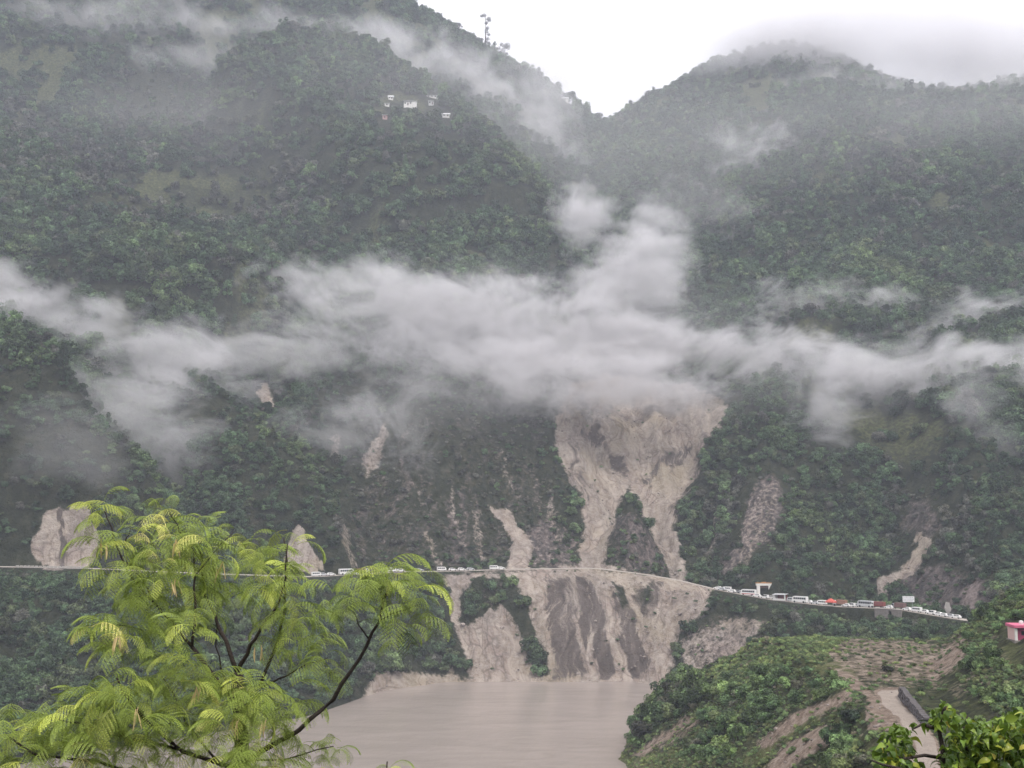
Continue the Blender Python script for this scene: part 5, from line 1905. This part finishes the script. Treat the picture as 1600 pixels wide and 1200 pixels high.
# main stem down to the ground
base_w = [Vector((0, 0, -.3)), Vector((.05, .02, 1.2)), Vector((-.04, 0, 2.6))]
top_w = [fgp(378, 1300) - ORG, fgp(380, 1200) - ORG, fgp(374, 1110) - ORG, fgp(371, 1050) - ORG]
base_w = [p for p in base_w if p.z < top_w[0].z - .4]
V_, F_ = tube(base_w + top_w, [.11, .1, .09, .08, .06, .052, .045][-len(base_w + top_w):], 9)
link('trunk', make_mesh('trunk', V_, F_, [M_FGBARK], True), tr)
BR = [
    ([(371, 1050, 0), (352, 1000, .05), (336, 962, .1), (320, 925, .1), (316, 880, .15), (312, 845, .2)], .032, .010),
    ([(371, 1050, 0), (392, 1008, -.1), (412, 975, -.15), (430, 955, -.2), (447, 905, -.2), (448, 850, -.2)], .03, .007),
    ([(405, 1075, .2), (432, 1010, .25), (444, 960, .25), (449, 890, .3), (444, 840, .3)], .026, .007),
    ([(405, 1075, .2), (450, 1055, .1), (485, 1035, 0), (510, 1030, -.1)], .015, .006),
    ([(300, 1010, -.1), (268, 972, -.15), (238, 938, -.2), (222, 905, -.2)], .024, .008),
    ([(300, 1010, -.1), (305, 960, -.1), (304, 900, -.1), (300, 850, 0)], .022, .008),
    ([(372, 1105, 0), (330, 1050, -.05), (300, 1010, -.1)], .035, .025),
    ([(379, 1190, 0), (425, 1165, -.15), (468, 1140, -.25), (520, 1092, -.35), (562, 1030, -.4), (592, 970, -.45), (606, 920, -.45), (604, 895, -.45)], .04, .010),
    ([(578, 1000, -.42), (560, 975, -.5), (548, 950, -.55)], .012, .005),
    ([(592, 970, -.45), (625, 955, -.4), (655, 945, -.35)], .010, .004),
    ([(598, 940, -.45), (590, 915, -.55), (570, 900, -.6)], .009, .004),
    ([(378, 1205, 0), (285, 1172, -.3), (235, 1132, -.5), (200, 1092, -.6), (182, 1060, -.6)], .034, .010),
    ([(285, 1172, -.3), (180, 1148, -.5), (120, 1128, -.6), (70, 1120, -.6)], .02, .007),
    ([(340, 1190, -.1), (290, 1130, .2), (270, 1085, .4), (250, 1050, .5)], .02, .008),
    ([(380, 1230, 0), (250, 1215, -.4), (150, 1190, -.6), (60, 1180, -.7), (10, 1150, -.7)], .03, .009),
    ([(238, 940, -.2), (200, 895, -.3), (182, 850, -.3), (170, 815, -.3), (162, 795, -.3)], .016, .006),
    ([(200, 895, -.3), (195, 850, -.1), (205, 825, 0)], .010, .005),
    ([(222, 985, -.2), (185, 975, -.4), (160, 985, -.5)], .010, .005),
    ([(304, 900, -.1), (345, 850, .1), (368, 828, .2)], .010, .004),
    ([(316, 880, .15), (282, 830, .1), (262, 795, .1)], .011, .004),
    ([(379, 1190, 0), (450, 1185, .2), (520, 1165, .3)], .016, .005),
    ([(390, 1110, .2), (350, 1060, .4), (338, 1010, .5), (340, 950, .5)], .016, .006),
]
for pts, a, b in BR:
    fg_branch(pts, a, b)

YOUNG_LIT, FRESH, GREEN, DEEP_SHADED = (0.80, 0.74, 0.25), (0.55, 0.60, 0.125), (0.25, 0.345, 0.06), (0.07, 0.12, 0.03)  # young-growth yellow also paints highlights on top; darkest green paints the interior shade
# u, v, depth, number of leaves, leaf size, colours
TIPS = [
    (162, 798, -.3, 6, .85, FRESH), (180, 830, -.3, 5, .9, FRESH), (205, 835, 0, 5, .9, FRESH), (258, 800, .1, 7, .85, YOUNG_LIT), (285, 822, .1, 7, .9, YOUNG_LIT),
    (330, 838, .1, 5, .9, YOUNG_LIT), (240, 850, 0, 6, .9, YOUNG_LIT), (300, 850, -.2, 5, .8, YOUNG_LIT), (265, 870, -.2, 4, .8, YOUNG_LIT), (180, 880, -.4, 5, .9, FRESH), (215, 890, -.3, 6, .9, GREEN), (275, 880, -.1, 7, 1, FRESH), (310, 870, .1, 6, 1, GREEN),
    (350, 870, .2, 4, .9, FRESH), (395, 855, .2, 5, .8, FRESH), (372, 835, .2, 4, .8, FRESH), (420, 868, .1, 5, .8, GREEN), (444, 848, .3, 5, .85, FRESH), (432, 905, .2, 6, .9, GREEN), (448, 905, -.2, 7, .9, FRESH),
    (405, 925, .1, 4, .9, GREEN), (345, 910, .4, 5, .9, DEEP_SHADED), (300, 925, .1, 7, 1, GREEN), (255, 930, -.1, 7, 1, GREEN), (220, 935, -.3, 6, 1, GREEN), (200, 970, -.3, 5, .9, GREEN), (158, 985, -.5, 6, .9, YOUNG_LIT), (185, 1000, -.5, 6, .95, FRESH),
    (240, 985, .2, 6, 1, DEEP_SHADED), (280, 980, .3, 6, 1, DEEP_SHADED), (330, 965, .5, 4, .9, DEEP_SHADED), (460, 960, -.1, 6, 1, GREEN), (478, 985, -.1, 5, 1, GREEN), (430, 985, .2, 5, .9, DEEP_SHADED), (505, 1030, -.1, 5, .9, GREEN), (470, 1020, .1, 4, .9, GREEN),
    (602, 893, -.45, 7, 1.0, FRESH), (606, 925, -.45, 5, .95, GREEN), (572, 898, -.6, 6, .9, GREEN), (548, 948, -.55, 6, .9, DEEP_SHADED), (655, 942, -.35, 5, .9, GREEN), (628, 962, -.4, 4, .9, DEEP_SHADED), (655, 900, -.5, 3, .95, FRESH), (520, 925, .1, 3, .9, GREEN),
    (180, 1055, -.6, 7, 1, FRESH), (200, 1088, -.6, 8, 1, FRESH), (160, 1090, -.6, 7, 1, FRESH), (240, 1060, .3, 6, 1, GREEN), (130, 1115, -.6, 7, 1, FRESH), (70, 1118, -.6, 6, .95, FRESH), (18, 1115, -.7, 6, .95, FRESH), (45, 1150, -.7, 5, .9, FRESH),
    (270, 1085, .3, 7, 1, GREEN), (310, 1070, .2, 7, 1, FRESH), (345, 1090, -.3, 7, 1, FRESH), (390, 1080, -.4, 7, 1, FRESH), (420, 1090, -.4, 6, 1, GREEN), (455, 1100, -.3, 5, .9, GREEN), (300, 1120, -.4, 6, 1, GREEN), (380, 1130, -.3, 6, .9, YOUNG_LIT), (420, 1140, -.2, 5, .9, YOUNG_LIT),
    (240, 1130, -.6, 6, 1, GREEN), (180, 1145, -.6, 6, 1, GREEN), (110, 1150, -.6, 6, 1, GREEN), (60, 1185, -.7, 6, .9, FRESH), (130, 1185, -.7, 5, .9, YOUNG_LIT), (195, 1185, -.6, 5, .9, GREEN), (330, 1160, .3, 5, .9, GREEN), (390, 1185, -.4, 5, .9, FRESH),
    (375, 1110, -.6, 5, .9, FRESH), (350, 1150, -.6, 5, .9, FRESH), (400, 1160, -.6, 5, .9, GREEN), (372, 1190, -.7, 6, .9, FRESH), (330, 1050, -.5, 5, .9, FRESH), (295, 1045, -.5, 5, .9, YOUNG_LIT), (260, 1020, -.5, 5, .9, GREEN), (300, 960, -.5, 5, .9, FRESH), (255, 900, -.4, 5, .9, FRESH), (400, 900, -.3, 4, .85, FRESH),
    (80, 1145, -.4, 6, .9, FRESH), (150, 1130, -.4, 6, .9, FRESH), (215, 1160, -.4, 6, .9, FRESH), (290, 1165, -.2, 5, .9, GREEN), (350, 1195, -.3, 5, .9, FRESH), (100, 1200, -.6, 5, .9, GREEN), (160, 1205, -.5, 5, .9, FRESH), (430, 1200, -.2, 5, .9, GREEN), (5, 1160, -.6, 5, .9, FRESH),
    (450, 1160, .1, 5, .9, GREEN), (520, 1165, .3, 5, .7, GREEN), (490, 1195, .3, 5, .7, GREEN), (250, 1190, -.3, 5, .9, YOUNG_LIT), (20, 1190, -.6, 5, .8, GREEN),
]
leaves = []
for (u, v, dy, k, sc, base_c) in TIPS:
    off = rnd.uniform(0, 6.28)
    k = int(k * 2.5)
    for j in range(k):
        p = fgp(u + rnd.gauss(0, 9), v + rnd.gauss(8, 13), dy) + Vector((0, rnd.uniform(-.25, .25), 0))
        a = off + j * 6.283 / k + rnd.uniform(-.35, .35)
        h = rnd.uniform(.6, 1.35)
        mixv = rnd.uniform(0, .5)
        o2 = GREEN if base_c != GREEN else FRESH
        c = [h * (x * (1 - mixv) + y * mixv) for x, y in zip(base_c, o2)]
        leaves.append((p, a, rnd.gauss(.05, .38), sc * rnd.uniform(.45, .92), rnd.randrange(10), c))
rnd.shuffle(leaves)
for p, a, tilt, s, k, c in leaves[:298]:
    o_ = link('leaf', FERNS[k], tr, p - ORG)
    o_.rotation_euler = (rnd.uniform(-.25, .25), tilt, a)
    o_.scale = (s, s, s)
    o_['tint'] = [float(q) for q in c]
VV, FF = [], []
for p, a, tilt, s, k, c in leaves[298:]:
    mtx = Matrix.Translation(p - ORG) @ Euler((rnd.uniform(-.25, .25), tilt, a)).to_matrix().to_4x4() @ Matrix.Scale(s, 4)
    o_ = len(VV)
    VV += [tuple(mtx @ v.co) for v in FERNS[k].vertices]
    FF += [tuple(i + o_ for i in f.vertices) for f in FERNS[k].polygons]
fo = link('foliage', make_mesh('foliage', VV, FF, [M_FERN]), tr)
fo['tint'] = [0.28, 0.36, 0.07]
tag(fo, None, None, None, 'stuff')

# hanging pale pods
M_POD = simple_mat('pale_pod', (0.62, 0.48, 0.24), 0.6, 0.3, 0.25, 20.0)
def pod_mesh(seed):
    q = random.Random(seed)
    V_, F_ = [], []
    k = 6
    for i in range(k + 1):
        f = i / k
        w = .007 * math.sin(math.pi * min(.97, max(.06, f))) + .0015
        x = .012 * math.sin(f * 2.2 + seed)
        for dx, dy in ((-w, 0), (0, .0025), (w, 0), (0, -.0025)):
            V_.append((x + dx, dy, -f * .13))
        if i:
            a, b = (i - 1) * 4, i * 4
            F_ += [(a + j, a + (j + 1) % 4, b + (j + 1) % 4, b + j) for j in range(4)]
    return make_mesh('seed_pod', V_, F_, [M_POD])


PODS = [pod_mesh(k) for k in range(3)]
for (u, v, dy, k) in [(184, 995, -.75, 6), (214, 1108, -.85, 6), (163, 845, -.5, 3), (275, 905, -.4, 4), (278, 845, -.2, 5), (415, 1130, -.6, 5), (368, 1125, -.6, 5), (405, 1010, -.2, 4), (310, 1075, -.4, 4), (345, 880, -.1, 4)]:
    for j in range(k):
        o_ = link('seed_pod', PODS[j % 3], tr, fgp(u + rnd.uniform(-6, 6), v + rnd.uniform(-5, 5), dy + rnd.uniform(-.05, .05)) - ORG)
        o_.rotation_euler = (rnd.uniform(-.3, .3), rnd.uniform(-.3, .3), rnd.uniform(0, 6))
        s = rnd.uniform(.7, 1.1)
        o_.scale = (s, s, s)

# small sapling whose tip shows at the bottom
sx = fgp(605, 1190, -1.0)
sg = on_ground(sx.x, sx.y)
sp_ = empty('sapling', (sx.x, sx.y, sg))
tag(sp_, 'tip of a thin feathery sapling at the bottom edge in front of the water', 'sapling')
hh = sx.z - sg
V_, F_ = tube([(0, 0, -.2), (.1, .05, hh * .4), (-.05, 0, hh * .8), (0, 0, hh)], [.03, .024, .014, .005], 7)
link('stem', make_mesh('stem', V_, F_, [M_FGBARK], True), sp_)
for j in range(6):
    o_ = link('leaf', FERNS[j], sp_, (rnd.uniform(-.03, .03), rnd.uniform(-.03, .03), hh - rnd.uniform(.02, .16)))
    o_.rotation_euler = (rnd.uniform(-.2, .2), rnd.uniform(-.1, .2), j * 1.05 + .3)
    s = rnd.uniform(.45, .6)
    o_.scale = (s, s, s)
    o_['tint'] = [float(q) for q in (FRESH if j % 2 else GREEN)]

# ------------------------------------------------------------------ glossy broad-leaved shrub at the lower right
M_BROADLEAF = leaf_material('glossy_leaves', 0.32, 0.25, 'OBJECT', 0.10, 9.0)


def broad_leaf(seed):
    q = random.Random(seed)
    L, Wd = .078, q.uniform(.019, .026)
    V_, F_ = [], []
    k = 5
    for i in range(k + 1):
        f = i / k
        w = Wd * (math.sin(math.pi * f ** .75) * .98 + .02)
        x = L * f
        zz = .018 * math.sin(f * 2.4) - .035 * f * f * q.uniform(.6, 1.5)
        V_ += [(x, -w, zz + w * .35), (x, 0, zz), (x, w, zz + w * .35)]
        if i:
            a, b = (i - 1) * 3, i * 3
            F_ += [(a, a + 1, b + 1, b), (a + 1, a + 2, b + 2, b + 1)]
    return make_mesh('leaf', V_, F_, [M_BROADLEAF], True)


BL = [broad_leaf(k) for k in range(6)]
YS = 7.6
sc0 = P(1500, 1200, YS)
shg = on_ground(sc0.x, YS)
sh = empty('leafy_shrub', (sc0.x, YS, shg))
tag(sh, 'glossy green broad leaved shrub filling the bottom right corner', 'shrub')
SO = Vector(sh.location)
STEMS = [
    [(1478, 1330, 0), (1474, 1230, 0), (1473, 1170, -.05), (1466, 1135, -.05), (1474, 1112, -.1), (1480, 1098, -.1)],
    [(1474, 1185, 0), (1445, 1180, -.1), (1410, 1186, -.2), (1385, 1172, -.2), (1392, 1150, -.2)],
    [(1476, 1240, 0), (1520, 1190, .1), (1545, 1150, .15), (1550, 1128, .15)],
    [(1500, 1290, .1), (1570, 1200, .2), (1590, 1150, .2), (1598, 1118, .2)],
    [(1466, 1140, -.05), (1440, 1132, -.1), (1425, 1140, -.1)],
    [(1476, 1240, 0), (1425, 1205, -.3), (1380, 1195, -.4), (1362, 1188, -.4)],
    [(1520, 1190, .1), (1500, 1150, .1), (1512, 1118, .1)], [(1570, 1200, .2), (1620, 1160, .2), (1640, 1120, .2)],
]
for pts in STEMS:
    pp = [P(u, v, YS + dy) - SO for u, v, dy in pts]
    if pts[0][1] > 1300:
        pp = [Vector((0, 0, -.2)), Vector((.03, 0, .7))] + pp if pp[0].z > 1 else [Vector((0, 0, -.2))] + pp
    r0 = .022 if len(pp) > 6 else .011
    V_, F_ = tube(pp, [r0 * (1 - .7 * i / (len(pp) - 1)) + .002 for i in range(len(pp))], 7)
    link('stem', make_mesh('stem', V_, F_, [M_FGBARK], True), sh)
SHP = [([(1358, 1240), (1364, 1185), (1382, 1150), (1396, 1134), (1412, 1135), (1428, 1150), (1424, 1180), (1440, 1200), (1440, 1240)], 1.0),
       ([(1425, 1132), (1455, 1125), (1462, 1105), (1470, 1094), (1486, 1093), (1488, 1110), (1504, 1116), (1520, 1124), (1536, 1120), (1548, 1135), (1540, 1165), (1500, 1160), (1480, 1150), (1470, 1140), (1448, 1136)], 1.0),
       ([(1490, 1150), (1545, 1135), (1575, 1118), (1605, 1108), (1660, 1110), (1660, 1250), (1460, 1250), (1470, 1185)], 1.35)]
LC = [(0.13, 0.21, 0.03), (0.075, 0.13, 0.025), (0.32, 0.36, 0.05), (0.045, 0.08, 0.02), (0.22, 0.31, 0.045), (0.40, 0.36, 0.07)]
lv = []
for poly, dn in SHP:
    pa = np.array(poly, float)
    cnt = 0
    ar = 0.5 * abs(np.dot(pa[:, 0], np.roll(pa[:, 1], 1)) - np.dot(pa[:, 1], np.roll(pa[:, 0], 1)))
    want = int(ar / 21 * dn)
    while cnt < want:
        u, v = rnd.uniform(pa[:, 0].min(), pa[:, 0].max()), rnd.uniform(pa[:, 1].min(), pa[:, 1].max())
        if poly_mask(np.array([u]), np.array([v]), poly, 3)[0] < .5:
            continue
        cnt += 1
        dep = rnd.uniform(-.35, .4)
        lv.append((P(u, v, YS + dep), dep, v, u))
lv.sort(key=lambda q: q[1] + (3 if q[2] > 1215 or q[3] > 1612 else 0))
VV, FF = [], []
for j, (p, dep, v, u) in enumerate(lv):
    k = rnd.randrange(6)
    eul = Euler((rnd.gauss(0, .6), rnd.gauss(.35, .5), rnd.uniform(0, 6.28)))
    s = rnd.uniform(.75, 1.2)
    if j < 292:
        o_ = link('leaf', BL[k], sh, p - SO)
        o_.rotation_euler = eul
        o_.scale = (s, s, s)
        w = rnd.random()
        c = LC[0] if w < .3 else LC[1] if w < .52 else LC[2] if w < .66 else LC[3] if w < .78 else LC[4] if w < .95 else LC[5]
        h = rnd.uniform(.8, 1.2)
        o_['tint'] = [float(q * h) for q in c]
    else:
        mtx = Matrix.Translation(p - SO) @ eul.to_matrix().to_4x4() @ Matrix.Scale(s, 4)
        o0 = len(VV)
        VV += [tuple(mtx @ q.co) for q in BL[k].vertices]
        FF += [tuple(i + o0 for i in f.vertices) for f in BL[k].polygons]
fo = link('foliage', make_mesh('foliage', VV, FF, [M_BROADLEAF]), sh)
fo['tint'] = [0.12, 0.19, 0.03]
tag(fo, None, None, None, 'stuff')
print('shrub leaves', len(lv), 'fern leaves', len(leaves))
# ------------------------------------------------------------------ haze
def box_mesh(name, lo, hi):
    v = [(x, y, z) for z in (lo[2], hi[2]) for y in (lo[1], hi[1]) for x in (lo[0], hi[0])]
    f = [(0, 2, 3, 1), (4, 5, 7, 6), (0, 1, 5, 4), (2, 6, 7, 3), (0, 4, 6, 2), (1, 3, 7, 5)]
    return make_mesh(name, v, f)


m, nt, o = mat('valley_haze')
n = N(nt)
pv = n.new('VolumePrincipled')
pv.inputs['Color'].default_value = (0.80, 0.86, 0.99, 1)
pv.inputs['Density'].default_value = 0.00023
pv.inputs['Anisotropy'].default_value = 0.1
nt.links.new(pv.outputs[0], o.inputs['Volume'])
hz = link('haze', box_mesh('haze', (-2700, -2700, -14), (2700, 2700, 1000)))
hz.data.materials.append(m)
tag(hz, 'thin damp haze filling the valley air', None, None, 'stuff')
# ------------------------------------------------------------------ fog banks: real volumes lying against the slopes
def fog_material(dens, seed, scale, hard):
    m, nt, o = mat('drifting_fog')
    n = N(nt)
    tc = n.new('TexCoord').outputs['Object']
    pos = n.new('NewGeometry').outputs['Position']
    ln = n.new('VectorMath', operation='LENGTH')
    nt.links.new(tc, ln.inputs[0])
    fall = n.mapr(ln.outputs['Value'], 1.0, 0.1, 0.0, 1.0)
    q = n.new('Mapping')
    nt.links.new(pos, q.inputs[0])
    q.inputs['Location'].default_value = (seed * 3.7, seed * 1.9, seed * 5.3)
    q.inputs['Rotation'].default_value = (0.15, 0.5, 0.0)
    q.inputs['Scale'].default_value = (0.8 / scale, 0.16 / scale, 1.2 / scale)
    nz = n.noise(q.outputs[0], 1.0, 7.0, 0.69, 0.5)
    e = n.math('MULTIPLY_ADD', n.math('SUBTRACT', nz, 0.5), hard, n.math('SUBTRACT', n.math('MULTIPLY', fall, 1.7), 0.42))
    d = n.math('MULTIPLY', n.math('POWER', n.math('MAXIMUM', n.math('MINIMUM', e, 1.0), 0.0), 1.4), dens)
    pv = n.new('VolumePrincipled')
    pv.inputs['Color'].default_value = (0.955, 0.945, 0.955, 1)
    pv.inputs['Anisotropy'].default_value = 0.25
    nt.links.new(d, pv.inputs['Density'])
    nt.links.new(pv.outputs[0], o.inputs['Volume'])
    m.cycles.volume_step_rate = 0.8
    return m


def ico_unit(sub=3):
    bm = bmesh.new()
    bmesh.ops.create_icosphere(bm, subdivisions=sub, radius=1.0)
    me = bpy.data.meshes.new('fog_bank')
    bm.to_mesh(me)
    bm.free()
    return me


# u, v, distance, half width and half height in photograph pixels, half depth in metres, tilt, density, grain
FOG = [
    (690, 485, 655, 350, 120, 24, 6, 0.085, 34),
    (900, 530, 640, 330, 115, 26, 0, 0.095, 36),
    (760, 560, 615, 330, 100, 20, -4, 0.060, 30),
    (980, 430, 705, 200, 110, 22, -15, 0.085, 30),
    (915, 340, 770, 80, 95, 18, -12, 0.075, 26),
    (1015, 385, 740, 110, 95, 18, 28, 0.075, 26),
    (1190, 555, 632, 360, 80, 24, 8, 0.105, 32),
    (1480, 585, 615, 330, 85, 24, 2, 0.090, 34),
    (1330, 490, 690, 250, 75, 20, 8, 0.070, 28),
    (1490, 515, 665, 170, 75, 20, -25, 0.075, 26),
    (1700, 570, 600, 260, 90, 24, 0, 0.085, 32),
    (30, 475, 655, 300, 95, 24, 14, 0.090, 34),
    (110, 500, 640, 240, 85, 20, 14, 0.070, 34),
    (950, 590, 600, 300, 75, 18, 0, 0.075, 34),
    (905, 330, 780, 60, 75, 16, -10, 0.090, 24),
    (250, 560, 605, 260, 115, 24, 22, 0.075, 34),
    (450, 550, 625, 210, 100, 20, 8, 0.050, 28),
    (500, 435, 705, 210, 60, 18, -6, 0.060, 28),
    (235, 670, 548, 170, 135, 18, 28, 0.055, 30),
    (120, 620, 520, 160, 85, 12, 25, 0.034, 28),
    (550, 680, 578, 180, 105, 14, 10, 0.044, 28),
    (940, 615, 622, 320, 65, 18, 0, 0.060, 30),
    (1285, 645, 588, 110, 85, 16, 40, 0.055, 24),
    (1540, 660, 560, 150, 70, 14, 60, 0.030, 24),
    (110, 700, 470, 190, 110, 12, 20, 0.014, 26),
    (200, 45, 1040, 480, 80, 30, 3, 0.026, 48),
    (420, 100, 985, 330, 60, 24, 6, 0.020, 44),
    (560, 75, 1015, 300, 85, 30, 12, 0.040, 46),
    (790, 150, 1045, 180, 130, 30, 38, 0.050, 42),
    (850, 215, 1010, 140, 95, 26, 20, 0.036, 38),
    (1180, 262, 935, 110, 105, 22, -48, 0.050, 30),
    (1390, 45, 1070, 490, 135, 40, 0, 0.040, 90),
    (1270, 92, 1085, 290, 62, 26, -2, 0.052, 70),
    (1490, 112, 1080, 280, 72, 26, 0, 0.040, 70),
    (1215, 62, 1085, 230, 85, 30, -10, 0.045, 80),
    (1600, 85, 1060, 300, 105, 32, 0, 0.040, 56),
    (1360, 165, 1035, 190, 85, 26, 12, 0.026, 40),
    (1510, 160, 1035, 220, 85, 28, 0, 0.036, 44),
    (1080, 330, 850, 200, 90, 20, 10, 0.018, 36),
    (340, 200, 940, 420, 110, 24, 6, 0.008, 60),
    (700, 240, 925, 1150, 340, 130, 0, 0.0030, 160),
    (1450, 270, 920, 700, 330, 130, 0, 0.0034, 160),
    (800, 520, 640, 800, 190, 40, 0, 0.008, 60),
    (690, 630, 600, 340, 120, 20, 0, 0.012, 34),
    (1300, 620, 610, 450, 120, 24, 0, 0.010, 40),
    (960, 130, 1270, 220, 80, 60, 20, 0.006, 50),
]
fog_me = ico_unit()
for k, (u, v, y, ru, rv, rd, ang, dn, sc) in enumerate(FOG):
    c = P(u, v, y)
    me = fog_me.copy()
    if 0.02 < dn and rd < 30 and sc < 56:
        rd, dn = rd * 0.72, dn * 1.3
    me.materials.append(fog_material(dn, 11.3 + 7.1 * k, sc, 1.2 if sc >= 56 else 3.6 if dn > 0.0121 else 1.4))
    o = link('fog_bank', me)
    o.location = c
    o.scale = (ru / FOC * y, rd, rv / FOC * y)
    o.rotation_euler = (0, R(ang), 0)
    tag(o, 'grey fog drifting along the forested slope', None, 'fog banks on the slopes', 'stuff')
